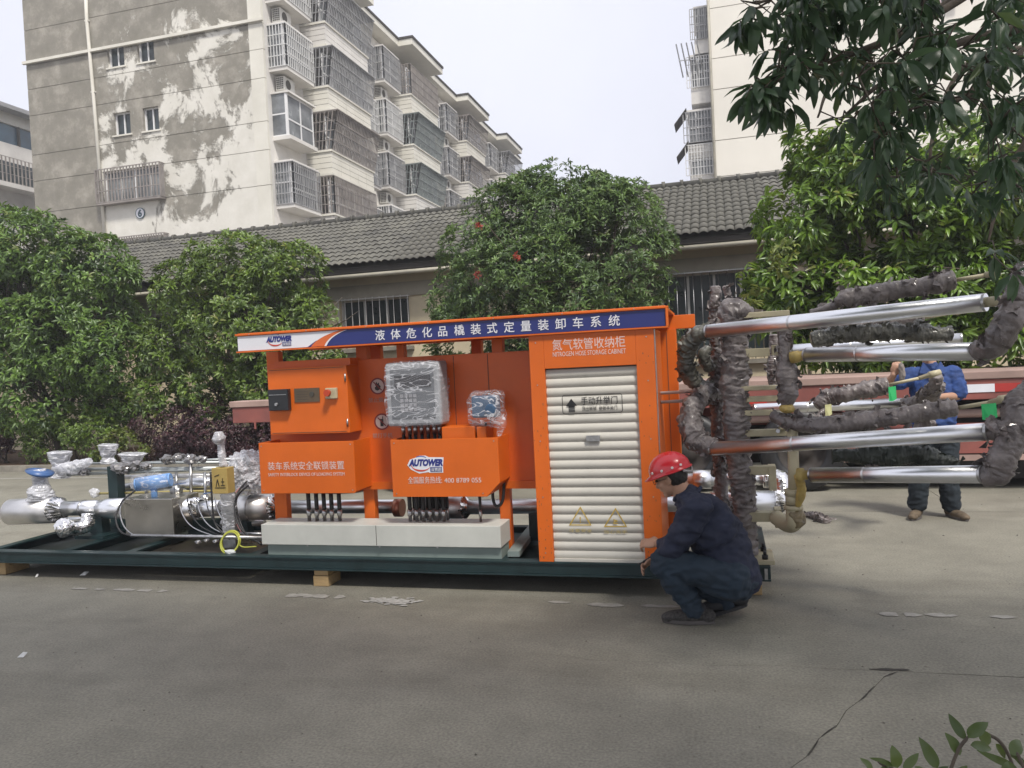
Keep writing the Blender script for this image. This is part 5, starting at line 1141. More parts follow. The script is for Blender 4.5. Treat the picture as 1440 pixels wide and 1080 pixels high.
d_ = (A1 - A0).normalized()
E1 = A1 + d_ * .16
MB().tube([A1, A1 + d_ * .10, A1 + d_ * .10, E1], [.026, .026, .03, .03], 20).build('flange_neck', BEIGE, arm)
wrapped('wrapped_elbow', [E1 - d_ * .03, WD(1428, 425, 3.75), WD(1417, 452, 3.72), WD(1396, 486, 3.78), WD(1372, 496, 3.87)], [.05, .065, .07, .075, .05], WRAP, arm, .2, .12, 8, 40, 9, 7, 14)
wrapped('wrapped_strap', [WD(1436, 372, 3.8), WD(1432, 400, 3.75), WD(1425, 425, 3.7)], [.03, .05, .05], WRAP, arm, .3, .12, 8, 40, 9, 8)
MB().tube([B0, WD(1124, 501, 4.92), WD(1124, 501, 4.92), WD(1112, 503, 4.95)], [.03, .03, .038, .038], 18).build('flange_neck', YELLOWISH, arm)
wrapped('wrapped_riser', [WD(1104, 462, 5.05), WD(1102, 500, 5.0), WD(1106, 520, 5.0), WD(1107, 555, 5.0), WD(1107, 572, 5.0)], [.045, .04, .07, .068, .035], WRAP, arm, .25, .1, 9, 40, 9, 9, 16)
crumple('yellow_cap', *WD(1106, 574, 5.0), .05, .05, .035, YELLOWISH, arm, 3, .15, 12)
def balancer(arm_, pts, r0, rodpts, tagpx=None, td=4.6):
    o = wrapped('balance_cylinder', [WD(*p) for p in pts], r0, WRAP, arm_, .2, .12, 8, 30, 9, pts[0][0] * .1, 18)
    a = WD(*rodpts[0]); b = WD(*rodpts[1]); c_ = WD(*rodpts[2])
    MB().tube([a, b], .012, 12).build('balance_rod', BEIGE, arm_)
    MB().tube([b, b.lerp(c_, .5), b.lerp(c_, .5), c_], [.016, .02, .028, .022], 12).build('rod_end', BEIGE, arm_)
    return o
balancer(arm, [(1140, 441, 5.0), (1180, 427, 4.9), (1190, 420, 4.85), (1240, 412, 4.8), (1300, 402, 4.7), (1343, 393, 4.65)], [.03, .03, .065, .062, .06, .06], [(1343, 394, 4.65), (1385, 387, 4.55), (1407, 382, 4.5)])
wrapped('wrapped_bundle', [WD(1140, 478, 5.0), WD(1190, 470, 4.95), WD(1260, 468, 4.85), WD(1340, 470, 4.75)], [.05, .06, .06, .045], WRAP2, arm, .3, .14, 8, 40, 9, 12)
wrapped('wrapped_bundle', [WD(1290, 452, 4.9), WD(1298, 462, 4.85), WD(1312, 476, 4.8)], [.03, .05, .04], WRAP2, arm, .3, .14, 8, 40, 9, 13)
# lower front arm
C0, C1 = WD(1001, 631, 5.2), WD(1390, 607, 3.93)
arm2 = thing('loading_arm', (C0.x, C0.y, C0.z - .3), 'lower front loading arm, two silver pipes at waist height below the other pair', 'loading arm', 'articulated loading arms of the skid')
jacket(C0, C1, r_, arm2)
D0, D1 = WD(1142, 668, 4.75), WD(1383, 667, 3.9)
jacket(D0, D1, r_, arm2)
wrapped('wrapped_elbow', [C0 + Vector((.02, 0, 0)), WD(982, 620, 5.3), WD(970, 590, 5.35), WD(978, 563, 5.45), WD(1000, 553, 5.6), WD(1010, 575, 5.7)], [.055, .085, .085, .075, .07, .05], WRAP, arm2, .28, .14, 8, 40, 9, 14, 14)
d2 = (C1 - C0).normalized()
wrapped('wrapped_elbow', [C1 - d2 * .02, WD(1405, 606, 3.9), WD(1424, 614, 3.85), WD(1412, 640, 3.85), WD(1400, 665, 3.88), WD(1378, 669, 3.92)], [.045, .06, .075, .07, .075, .05], WRAP, arm2, .2, .14, 8, 40, 9, 15, 14)
wrapped('wrapped_strap', [WD(1390, 594, 3.9), WD(1398, 601, 3.85), WD(1412, 606, 3.8)], [.02, .025, .03], WRAP, arm2, .3, .1, 8, 40, 9, 16)
wrapped('wrapped_joint', [WD(1452, 552, 3.9), WD(1434, 562, 3.9), WD(1426, 590, 3.85), WD(1425, 612, 3.85)], [.07, .075, .06, .055], WRAP, arm2, .25, .1, 8, 40, 9, 17)
MB().tube([D0, WD(1130, 668, 4.78), WD(1130, 668, 4.78), WD(1122, 668, 4.8)], [.027, .03, .042, .045], 18).build('flange_neck', YELLOWISH, arm2)
ri = MB(); pts_ = [WD(1114, 596, 5.0), WD(1116, 660, 4.95), WD(1116, 690, 4.95)]
ri.tube(pts_, .034, 20); rs = ri.build('riser_pipe', BEIGE, arm2)
for py_c, rr, hh in ((692, .056, .02), (702, .05, .03), (713, .058, .014), (722, .047, .05)):
    c_ = WD(1116, py_c, 4.95); MB().tube([c_ - Vector((0, 0, hh)), c_ + Vector((0, 0, hh))], rr, 24).build('swivel_ring', BEIGE, rs)
MB().tube(smooth_path([WD(1116, 722, 4.95), WD(1117, 735, 4.95), WD(1108, 738, 5.05), WD(1092, 728, 5.2)]), .05, 20).build('bottom_elbow', BEIGE, arm2)
crumple('yellow_cap', *WD(1120, 728, 4.93), .055, .05, .065, mat('stained_film', (.28, .22, .12), .4, var=.3, vscale=15), arm2, 4, .18, 12)
wrapped('yellow_strap', [WD(1124, 668, 4.8), WD(1127, 690, 4.85), WD(1122, 712, 4.9)], [.03, .025, .02], YELLOWISH, arm2, .3)
balancer(arm2, [(1085, 583, 5.1), (1110, 594, 5.0), (1150, 598, 4.9), (1200, 593, 4.85), (1270, 584, 4.7), (1346, 573, 4.6)], [.035, .05, .055, .062, .058, .056], [(1345, 574, 4.6), (1392, 566, 4.4), (1420, 560, 4.3)])
wrapped('wrapped_bundle', [WD(1170, 640, 5.0), WD(1220, 642, 4.9), WD(1290, 640, 4.8), WD(1346, 655, 4.7)], [.04, .055, .06, .04], mat('dark_green_wrap', (.05, .06, .05), .5, var=.3, bump=.006, bscale=30), arm2, .3, .16, 8, 40, 9, 18)
wrapped('wrapped_strap', [WD(1228, 632, 4.95), WD(1222, 650, 4.9), WD(1224, 662, 4.85)], [.02, .03, .012], WRAP, arm2, .3)
def gtag(px, py, d, parent, w_=.075, h_=.085, m_=GREENTAG):
    c_ = WD(px, py, d); MB().add([c_ + Vector((-w_ / 2, 0, h_ / 2)), c_ + Vector((w_ / 2, .008, h_ * .55)), c_ + Vector((w_ / 2, -.01, -h_ * .35)), c_ + Vector((0, -.016, -h_ / 2)), c_ + Vector((-w_ / 2, -.01, -h_ / 2))] + [c_ + Vector((-w_ / 2, .002, h_ / 2)), c_ + Vector((w_ / 2, .010, h_ * .55)), c_ + Vector((w_ / 2, -.008, -h_ * .35)), c_ + Vector((0, -.014, -h_ / 2)), c_ + Vector((-w_ / 2, -.008, -h_ / 2))], [(0, 1, 2, 3, 4), (9, 8, 7, 6, 5), (0, 5, 6, 1), (1, 6, 7, 2), (2, 7, 8, 3), (3, 8, 9, 4), (4, 9, 5, 0)]).build('tag', m_, parent)
gtag(1391, 579, 4.3, arm2)
# rear arms
arm3 = thing('loading_arm', WD(1120, 620, 7), 'rear middle loading arm with one thin silver pipe beside the man in blue', 'loading arm', 'articulated loading arms of the skid')
G0, G1 = WD(1060, 575, 7.1), WD(1268, 567, 7.0)
jacket(G0, G1, .047, arm3)
balancer(arm3, [(1148, 572, 6.4), (1165, 558, 6.4), (1200, 552, 6.3), (1250, 542, 6.2)], [.04, .08, .07, .075], [(1250, 541, 6.2), (1292, 532, 6.1), (1322, 523, 6.1)])
wrapped('wrapped_elbow', [WD(1268, 568, 7.0), WD(1290, 566, 6.8), WD(1302, 560, 6.6), WD(1314, 545, 6.3), WD(1318, 528, 6.2)], [.05, .07, .08, .06, .045], WRAP, arm3, .25, .14, 8, 40, 9, 20)
wrapped('wrapped_elbow', [WD(1288, 598, 6.8), WD(1304, 604, 6.8), WD(1302, 580, 6.7)], [.05, .07, .06], WRAP, arm3, .25, .14, 8, 40, 9, 22)
gtag(1255, 554, 6.1, arm3, .055, .11); gtag(1165, 577, 6.3, arm3, .05, .09, mat('pale_yellow_tag', (.5, .5, .25), .5))
wrapped('wrapped_riser', [WD(1090, 545, 6.6), WD(1087, 520, 6.6), WD(1088, 498, 6.6), WD(1088, 470, 6.6)], [.06, .055, .05, .04], WRAP, arm3, .25, .12, 8, 40, 9, 23)
wrapped('wrapped_strap', [WD(1160, 572, 6.4), WD(1150, 590, 6.35), WD(1156, 605, 6.3)], [.03, .025, .01], WRAP, arm3, .3)
arm4 = thing('loading_arm', WD(1120, 520, 7), 'rear upper loading arm, thin silver pipe half hidden behind the front upper arm', 'loading arm', 'articulated loading arms of the skid')
jacket(WD(1112, 492, 6.9), WD(1352, 476, 6.5), .047, arm4)
balancer(arm4, [(1150, 462, 6.9), (1200, 455, 6.8), (1300, 447, 6.6)], [.04, .07, .05], [(1300, 447, 6.6), (1340, 440, 6.5), (1350, 438, 6.5)])
tag(wrapped('fallen_wrap', [WZ(1136, 722, .03), WZ(1148, 726, .035), WZ(1160, 733, .02), WZ(1168, 731, .015)], [.02, .035, .03, .01], WRAP, None, .5, .2, 8, 40, 14, 30), 'dark twisted scrap of wrapping lying on the concrete near the yellow elbow', 'scrap')
WHITE_L = mat('litter_white', (.72, .72, .7), .7)
for i, (px, py, s_, lb_) in enumerate(((32, 923, .022, 'tiny folded white paper scrap alone on the concrete at left'), (119, 808, .03, 'thin white litter strip on the ground under the left beam'), (52, 811, .012, 'smallest white litter flake near the left timber block'))):
    c_ = WZ(px, py, .005); MB_ = MB().add([c_ + Vector((-s_, -s_ * .8, 0)), c_ + Vector((s_ * .9, -s_ * .6, .002)), c_ + Vector((s_ * .8, s_ * .9, .02)), c_ + Vector((0, .2 * s_, .026)), c_ + Vector((-s_, -s_ * .8, -.002)), c_ + Vector((s_ * .9, -s_ * .6, 0)), c_ + Vector((s_ * .8, s_ * .9, .018)), c_ + Vector((0, .2 * s_, .024))], [(0, 1, 3), (1, 2, 3), (4, 7, 5), (5, 7, 6), (0, 4, 5, 1), (1, 5, 6, 2), (2, 6, 7, 3), (3, 7, 4, 0)])
    tag(MB_.build('paper_scrap', WHITE_L, None), lb_, 'litter')

# ================================================================ PEOPLE
SKIN = mat('skin', (.42, .24, .16), .5, var=.08, vscale=12)
HAIR = mat('black_hair', (.02, .017, .015), .5, var=.3, vscale=60, bump=.002, bscale=200)
def capsule(mb, p, q, r0, r1, seg=16, flat=None):
    p = Vector(p); q = Vector(q); d = q - p; L = d.length; d.normalize(); P, Rr = [], []
    for i in range(5): t = math.pi / 2 * (1 - i / 4); P.append(p - d * r0 * math.sin(t)); Rr.append(max(.0005, r0 * math.cos(t)))
    for i in range(5): t = math.pi / 2 * i / 4; P.append(q + d * r1 * math.sin(t)); Rr.append(max(.0005, r1 * math.cos(t)))
    mb.tube(P, Rr, seg); return mb
def chain(mb, pts, rad):
    for i in range(len(pts) - 1): capsule(mb, pts[i], pts[i + 1], rad[i], rad[i + 1])
def ellipsoid(mb, c, ax, ay, az):
    bm = bmesh.new(); bmesh.ops.create_icosphere(bm, subdivisions=3, radius=1); c = Vector(c); ax = Vector(ax); ay = Vector(ay); az = Vector(az)
    mb.add([c + ax * v.co.x + ay * v.co.y + az * v.co.z for v in bm.verts], [tuple(v.index for v in f.verts) for f in bm.faces], True); bm.free(); return mb
def fuse(mb, name, material, parent, voxel=.008, smooth=4, fold=0., ffreq=14, seed=0):
    """melt overlapping volumes into one continuous skin, with cloth folds if wanted"""
    o = mb.build(name, material, parent)
    rm = o.modifiers.new('r', 'REMESH'); rm.mode = 'VOXEL'; rm.voxel_size = voxel; rm.use_smooth_shade = True
    if smooth: sm = o.modifiers.new('s', 'SMOOTH'); sm.iterations = smooth; sm.factor = .5
    d = bpy.context.evaluated_depsgraph_get(); d.update(); me = bpy.data.meshes.new_from_object(o.evaluated_get(d)); o.modifiers.clear(); o.data = me
    if not me.materials: me.materials.append(material)
    if fold:
        nrm = [v.normal.copy() for v in me.vertices]; pos = [v.co.copy() for v in me.vertices]; out = []
        for p, nv in zip(pos, nrm):
            a_ = noise.fractal(Vector((p.x * ffreq * .6 + seed, p.y * ffreq * .6, p.z * ffreq)), .9, 2, 3); b_ = 1 - abs(noise.noise(Vector((p.x * ffreq + seed, p.y * ffreq * .7, p.z * ffreq * 1.5)))) * 2.2
            out.extend(p + nv * fold * (a_ * .9 + b_ * .6))
        me.vertices.foreach_set('co', out)
    me.polygons.foreach_set('use_smooth', [True] * len(me.polygons)); me.update(); return o
def head(mb, c, fwd, up, s=1.):
    """skull, jaw, nose, brow, ears, lips as overlapping volumes"""
    c = Vector(c); f = Vector(fwd).normalized(); u = (Vector(up) - f * Vector(up).dot(f)).normalized(); r = f.cross(u)
    ellipsoid(mb, c + u * .02 * s - f * .01 * s, f * .096 * s, r * .076 * s, u * .098 * s)
    ellipsoid(mb, c - u * .045 * s + f * .022 * s, f * .066 * s, r * .058 * s, u * .066 * s)
    ellipsoid(mb, c - u * .095 * s + f * .055 * s, f * .028 * s, r * .028 * s, u * .022 * s)
    capsule(mb, c + u * .005 * s + f * .082 * s, c - u * .035 * s + f * .102 * s, .009 * s, .014 * s)
    ellipsoid(mb, c + u * .02 * s + f * .078 * s, f * .016 * s, r * .05 * s, u * .01 * s)
    ellipsoid(mb, c - u * .062 * s + f * .082 * s, f * .012 * s, r * .024 * s, u * .009 * s)
    ellipsoid(mb, c - u * .052 * s + f * .086 * s, f * .009 * s, r * .02 * s, u * .006 * s)
    for sgn in (-1, 1):
        ellipsoid(mb, c - u * .01 * s - f * .005 * s + r * sgn * .078 * s, f * .018 * s - r * sgn * .006 * s, r * .009 * s, u * .031 * s)
        ellipsoid(mb, c - u * .03 * s + f * .055 * s + r * sgn * .035 * s, f * .03 * s, r * .022 * s, u * .025 * s)
    return f, u, r
def eyes(c, f, u, r, parent, s=1.):
    for sgn in (-1, 1):
        e = ellipsoid(MB(), c + u * .004 * s + f * .083 * s + r * sgn * .031 * s, f * .01 * s, r * .013 * s, u * .008 * s).build('eye', mat('eye_dark', (.03, .02, .015), .2), parent)
def hand(mb, wrist, dirn, palm_n, s=1., curl=.5, thumb=1):
    w_ = Vector(wrist); d = Vector(dirn).normalized(); n = (Vector(palm_n) - d * Vector(palm_n).dot(d)).normalized(); r = d.cross(n)
    ellipsoid(mb, w_ + d * .05 * s, d * .055 * s, r * .042 * s, n * .017 * s)
    for k, (off, L) in enumerate(((-.030, .075), (-.010, .085), (.010, .078), (.029, .06))):
        b = w_ + d * .088 * s + r * off * s; c_ = curl * (1 + .15 * k)
        d1 = (d * math.cos(c_ * .6) + n * math.sin(c_ * .6)).normalized(); p1 = b + d1 * L * .45 * s
        d2_ = (d * math.cos(c_ * 1.5) + n * math.sin(c_ * 1.5)).normalized(); p2 = p1 + d2_ * L * .32 * s
        d3 = (d * math.cos(c_ * 2.2) + n * math.sin(c_ * 2.2)).normalized(); p3 = p2 + d3 * L * .25 * s
        chain(mb, [b, p1, p2, p3], [.0095 * s, .0088 * s, .008 * s, .007 * s])
    tb = w_ + d * .02 * s - r * .032 * s * thumb; t1 = tb + (d * .6 - r * .6 * thumb + n * .35).normalized() * .045 * s; t2 = t1 + (d * .9 - r * .1 * thumb + n * .5).normalized() * .03 * s
    chain(mb, [tb, t1, t2], [.014 * s, .011 * s, .0085 * s])

# -- crouching worker
yc = 4.95
man = thing('person', WZ(985, 874, 0), 'man in red hard hat and dark navy workwear crouching beside the shutter', 'person')
hc = W(943, 671, yc); f = Vector((-.93, .22, -.30)).normalized(); u = Vector((-.28, 0, .96))
neck = W(966, 703, yc + .0); shN = W(982, 716, yc - .19); shF = W(976, 714, yc + .19); chest = W(992, 728, yc); mid = W(1014, 765, yc); pel = W(1030, 806, yc)
elN = W(946, 771, yc - .17); wrN = W(925, 764, yc + .05); elF = W(948, 782, yc + .2); wrF = W(925, 786, yc + .18)
knN = W(934, 791, yc - .16); knF = W(940, 797, yc + .14); anN = W(975, 858, yc - .12); anF = W(1020, 846, yc + .10); hiN = W(1026, 814, yc - .12); hiF = W(1026, 814, yc + .12)
mb = MB(); f, u, r = head(mb, hc, f, u, 1.0)
capsule(mb, hc - u * .05 - f * .03, neck, .058, .062); chain(mb, [neck, chest, mid, pel], [.07, .12, .12, .12]); capsule(mb, shN, shF, .06, .06)
chain(mb, [shN, elN, wrN], [.05, .042, .027]); chain(mb, [shF, elF, wrF], [.05, .042, .027])
hand(mb, wrN, (-.75, .25, -.05), (0, .6, -.8), 1., .6, 1); hand(mb, wrF, (-.8, .1, -.35), (0, -.5, -.8), 1., .7, -1)
chain(mb, [hiN, knN, anN], [.07, .05, .035]); chain(mb, [hiF, knF, anF], [.07, .05, .035])
fuse(mb, 'body', SKIN, man, .0055, 3)
bod = bpy.data.objects['body']; eyes(hc, f, u, r, man)
mb = MB(); NAVYW = mat('navy_workwear', (.013, .018, .042), .8, var=.12, vscale=10, bump=.002, bscale=300)
chain(mb, [neck + Vector((.02, 0, .0)), chest, mid, pel], [.085, .155, .165, .165]); chain(mb, [W(1004, 735, yc), W(1026, 775, yc), W(1034, 815, yc)], [.11, .12, .12])
ellipsoid(mb, chest.lerp(mid, .4), (.17, 0, 0), (0, .21, 0), (0, 0, .16)); ellipsoid(mb, pel + Vector((.0, 0, -.01)), (.145, 0, 0), (0, .19, 0), (0, 0, .13))
capsule(mb, shN, shF, .085, .085); capsule(mb, shN.lerp(neck, .3), neck, .08, .07)
chain(mb, [shN, shN.lerp(elN, .6), elN + (elN - shN).normalized() * .02], [.085, .078, .07]); capsule(mb, elN, elN.lerp(wrN, .45), .066, .058)
chain(mb, [shF, elF, elF.lerp(wrF, .3)], [.08, .07, .06])
fuse(mb, 'jacket', NAVYW, man, .007, 2, .019, 11)
MB().tube(smooth_path([neck + Vector((.05, -.085, .035)), neck + Vector((-.045, -.06, .03)), neck + Vector((-.075, 0, .0)), neck + Vector((-.045, .06, .03)), neck + Vector((.05, .085, .035)), neck + Vector((.085, 0, .075)), neck + Vector((.05, -.085, .035))]), .014, 8).build('collar', NAVYW, man)
ck = MB().tube([neck + Vector((.01, 0, .03)) - Vector((-.03, 0, .02)), neck + Vector((-.02, 0, .055))], [.08, .07], 20, False); fuse(ck.tube([neck + Vector((-.02, 0, .055)), neck + Vector((-.025, 0, .05))], [.07, .066], 20, False), 'collar', NAVYW, man, .006, 1) if False else None
mb = MB(); TROU = mat('navy_trousers', (.013, .027, .045), .85, var=.12, vscale=10, bump=.002, bscale=300)
for hi, kn, an in ((hiN, knN, anN), (hiF, knF, anF)):
    chain(mb, [hi, hi.lerp(kn, .5), kn], [.125, .10, .08]); chain(mb, [kn, kn.lerp(an, .4), an + Vector((0, 0, .02))], [.08, .083, .06])
ellipsoid(mb, pel + Vector((.0, 0, -.03)), (.15, 0, 0), (0, .18, 0), (0, 0, .13))
fuse(mb, 'trousers', TROU, man, .007, 2, .017, 12, 5)
def shoe(an, toe, name, m_, parent, lift=0., s=1.):
    """sole on the ground, toe box, heel counter and ankle opening"""
    a = Vector(an); t = Vector(toe); d = t - a; d.z = 0; L = d.length; d.normalize(); r = Vector((-d.y, d.x, 0)); g = Vector((a.x, a.y, 0))
    hz = lift
    mb = MB(); ellipsoid(mb, g + d * .10 * s + Vector((0, 0, .04 + hz * .5)), d * .13 * s - Vector((0, 0, hz * .45)), r * .05 * s, Vector((0, 0, .042)))
    ellipsoid(mb, g - d * .035 * s + Vector((0, 0, .05 + hz)), d * .06 * s, r * .04 * s, Vector((0, 0, .05))); capsule(mb, g + Vector((0, 0, .06 + hz)), g + d * .02 + Vector((0, 0, .10 + hz)), .045, .046)
    ellipsoid(mb, g + d * .19 * s + Vector((0, 0, .032)), d * .05 * s, r * .045 * s, Vector((0, 0, .03)))
    o = fuse(mb, name, m_, parent, .006, 3)
    so = MB(); pts = []
    for i in range(20):
        t_ = 2 * math.pi * i / 20; x = math.cos(t_); w_ = .05 if x > 0 else .042
        h = hz * max(0, min(1, (.06 - (x * .14)) / .2)); pts.append((g + d * (.075 + .16 * x) * s + r * w_ * math.sin(t_) * s, h))
    n = 20; so.add([p + Vector((0, 0, .004 + h)) for p, h in pts] + [p * 1 + Vector((0, 0, .026 + h)) for p, h in pts], [tuple(range(n))[::-1], tuple(range(n, 2 * n))] + [(i, (i + 1) % n, n + (i + 1) % n, n + i) for i in range(n)])
    so.build('sole', RUBBER if lift or m_ is None else mat('grey_sole', (.10, .09, .085), .7), o); return o
KNIT = mat('dark_knit_shoe', (.07, .065, .06), .8, var=.45, vscale=70, bump=.004, bscale=120)
an1 = WZ(985, 872, .02); shoe(an1, an1 + Vector((-.2, .0, 0)), 'shoe', KNIT, man); 
an2 = Vector((anF.x + .05, yc + .1, 0)); shoe(an2, an2 + Vector((-.2, -.02, 0)), 'shoe', mat('dark_shoe', (.02, .02, .022), .7), man, .06)
capsule(MB(), anN, an1 + Vector((0, 0, .07)), .045, .04).build('sock', mat('grey_sock', (.05, .05, .055), .9), man)
capsule(MB(), anF, an2 + Vector((0, 0, .12)), .045, .04).build('sock', mat('grey_sock', (.05, .05, .055), .9), man)
# hair below the helmet, glasses, helmet with ridge, peak and rivets
mb = MB(); ellipsoid(mb, hc - f * .035 + u * .02, f * .076, r * .082, u * .10); fuse(mb, 'hair', HAIR, man, .006, 1, .003, 60)
HRED = mat('helmet_red', (.50, .012, .02), .28, var=.04, coat=.4)
hcn = hc + u * .045 - f * .012; hm = MB(); n = 40; m2 = 12; vs = []
for j in range(m2 + 1):
    ph = math.pi / 2 * j / m2
    for i in range(n):
        t_ = 2 * math.pi * i / n; x, y_ = math.cos(t_) * math.cos(ph), math.sin(t_) * math.cos(ph); z = math.sin(ph)
        rdg = 1 + .035 * math.exp(-(y_ / .18) ** 2) * (z > .15) + .012 * math.exp(-((abs(y_) - .42) / .08) ** 2) * (z > .2)
        vs.append(hcn + (f * .135 * x + r * .112 * y_ + u * .112 * z) * rdg)
fs = [(j * n + i, j * n + (i + 1) % n, (j + 1) * n + (i + 1) % n, (j + 1) * n + i) for j in range(m2) for i in range(n)]
hm.add(vs, fs, True)
rim = []
for i in range(n):
    t_ = 2 * math.pi * i / n; x, y_ = math.cos(t_), math.sin(t_); ext = 1.07 + (.26 * max(0, x) ** 2.5)
    rim.append(hcn + (f * .135 * x * ext + r * .112 * y_ * 1.07) - u * (.008 + .012 * max(0, x)))
k = len(hm.v); low = [p - u * .006 for p in rim]
hm.add(rim, []); hm.add(low, []); hm.f += [(i, (i + 1) % n, k + (i + 1) % n, k + i) for i in range(n)] + [(k + i, k + (i + 1) % n, k + n + (i + 1) % n, k + n + i) for i in range(n)]; hm.sm += [True] * (2 * n)
helm = hm.build('hard_hat', HRED, man); sd_m = helm.modifiers.new('solid', 'SOLIDIFY'); sd_m.thickness = .003
for a_, b_ in ((-.75, -.66), (.1, -1.0), (-.4, -.92), (.62, -.78)):
    L_ = math.hypot(a_, b_); p = hcn + f * .135 * a_ / L_ + r * .112 * b_ / L_ + u * .02; nn_ = (f * a_ + r * b_).normalized()
    MB().tube([p - nn_ * .002, p + nn_ * .005], .008, 12).build('rivet', mat('rivet_white', (.7, .62, .6), .4), helm)
    p = hcn + f * .135 * a_ / L_ - r * .112 * b_ / L_ + u * .02; nn_ = (f * a_ - r * b_).normalized(); MB().tube([p - nn_ * .002, p + nn_ * .005], .008, 12).build('rivet', mat('rivet_white', 0), helm)
MB().tube(smooth_path([hcn - f * .11 - r * .08 - u * .02, hcn - f * .13 - u * .045, hcn - f * .11 + r * .08 - u * .02]), .008, 8).build('helmet_strap', mat('strap_grey', (.3, .28, .28), .7), helm)
gm = MB(); ec = hc + u * .006 + f * .1
for sgn in (-1, 1):
    gm.tube(arc(ec + r * sgn * .032, r, u, .021, 0, 2 * math.pi, 16), .0018, 6, False); gm.tube([ec + r * sgn * .055, hc + r * sgn * .083 - f * .0 + u * .008], .0018, 6)
gm.tube([ec - r * .011, ec + r * .011], .0018, 6); gm.build('glasses', RUBBER, man)
tl = wrN.lerp(wrF, .6) + Vector((-.09, .02, -.05)); tag(MB().tube([tl + Vector((.05, 0, .02)), tl + Vector((-.01, .01, -.02)), tl + Vector((-.012, .01, -.021)), tl + Vector((-.05, .02, -.04))], [.008, .008, .004, .004], 10).build('hand_tool', RUBBER, None), 'small dark tool held in the crouching man’s hand at the shutter foot', 'tool')

# -- standing worker in blue
ys_ = 8.2
m2n = thing('person', WZ(1316, 727, 0), 'man in royal blue shirt and jeans standing behind the silver pipes', 'person')
def PW(px, py, dy=0.): return W(px, py, ys_ + dy)
hc2 = PW(1304, 493); f2 = Vector((-.15, -.97, -.22))
nk = PW(1308, 513); sL = PW(1281, 529); sR = PW(1340, 528); ch = PW(1311, 548); wa = PW(1313, 590); pv = PW(1315, 612)
eL = PW(1246, 545, -.05); wL = PW(1257, 527, -.15); eR = PW(1347, 557, -.05); wR = PW(1318, 558, -.25)
hL = PW(1301, 618); hR = PW(1330, 617); kL = PW(1294, 668, -.03); kR = PW(1333, 668, -.03); aL = PW(1290, 712); aR = PW(1338, 713)
mb = MB(); f2, u2_, r2 = head(mb, hc2, f2, (0, -.1, 1), 1.0)
capsule(mb, hc2 - u2_ * .05, nk, .055, .06); chain(mb, [nk, ch, wa, pv], [.06, .13, .12, .12]); capsule(mb, sL, sR, .055, .055)
chain(mb, [sL, eL, wL], [.05, .042, .028]); chain(mb, [sR, eR, wR], [.05, .042, .028])
hand(mb, wL, (.2, -.1, 1), (.3, .9, 0), 1., .9, 1); hand(mb, wR, (-.95, -.25, .1), (0, -.3, -.9), 1., .7, -1)
chain(mb, [hL, kL, aL], [.08, .055, .04]); chain(mb, [hR, kR, aR], [.08, .055, .04])
fuse(mb, 'body', SKIN, m2n, .007, 3); eyes(hc2, f2, u2_, r2, m2n)
mb = MB(); ellipsoid(mb, hc2 - f2 * .03 + u2_ * .035, f2 * .09, r2 * .084, u2_ * .09); fuse(mb, 'hair', HAIR, m2n, .008, 1, .003, 60)
BSH = mat('royal_blue_shirt', (.022, .062, .22), .8, var=.22, vscale=9, bump=.002, bscale=300)
mb = MB(); ellipsoid(mb, ch, (.205, 0, 0), (0, .14, 0), (0, 0, .2)); ellipsoid(mb, wa, (.19, 0, 0), (0, .14, 0), (0, 0, .2)); ellipsoid(mb, pv + Vector((0, 0, .02)), (.19, 0, 0), (0, .145, 0), (0, 0, .12)); capsule(mb, sL, sR, .075, .075); capsule(mb, sL.lerp(sR, .5) + Vector((0, 0, .0)), nk - Vector((0, 0, .02)), .1, .07)
capsule(mb, sL, sL.lerp(eL, .55), .085, .08); capsule(mb, sR, sR.lerp(eR, .8), .085, .09)
sh_ = fuse(mb, 'shirt', BSH, m2n, .008, 2, .016, 11, 3)
MB().add([nk + Vector((-.075, -.07, .03)), nk + Vector((0, -.15, -.10)), nk + Vector((-.02, -.13, -.01)), nk + Vector((.075, -.07, .03)), nk + Vector((.0, -.15, -.10)), nk + Vector((.025, -.13, -.01)), nk + Vector((-.12, -.11, -.07)), nk + Vector((.12, -.11, -.07))], [(0, 6, 1, 2), (3, 5, 4, 7)]).build('collar', BSH, sh_).modifiers.new('s', 'SOLIDIFY').thickness = .006
mb = MB(); JEAN = mat('dark_jeans', (.016, .024, .032), .9, var=.15, vscale=12, bump=.002, bscale=300)
for h_, k_, a_ in ((hL, kL, aL), (hR, kR, aR)): chain(mb, [h_, k_, a_ + Vector((0, 0, .03))], [.115, .088, .085])
ellipsoid(mb, pv, (.17, 0, 0), (0, .13, 0), (0, 0, .12)); fuse(mb, 'trousers', JEAN, m2n, .009, 3, .009, 14, 8)
BRN = mat('brown_work_shoe', (.13, .095, .06), .8, var=.3, vscale=20)
for a_, dx in ((aL, -.09), (aR, .07)):
    g = Vector((a_.x, a_.y, 0)); shoe(g, g + Vector((dx, -.2, 0)), 'shoe', BRN, m2n)
tag(crumple('rag', *(wL + Vector((.06, -.05, .02))), .03, .025, .1, mat('dirty_cloth', (.25, .22, .2), .9, var=.3, vscale=20), None, 3, .3, 20), 'dirty cloth dangling from the raised hand of the man in blue', 'rag')
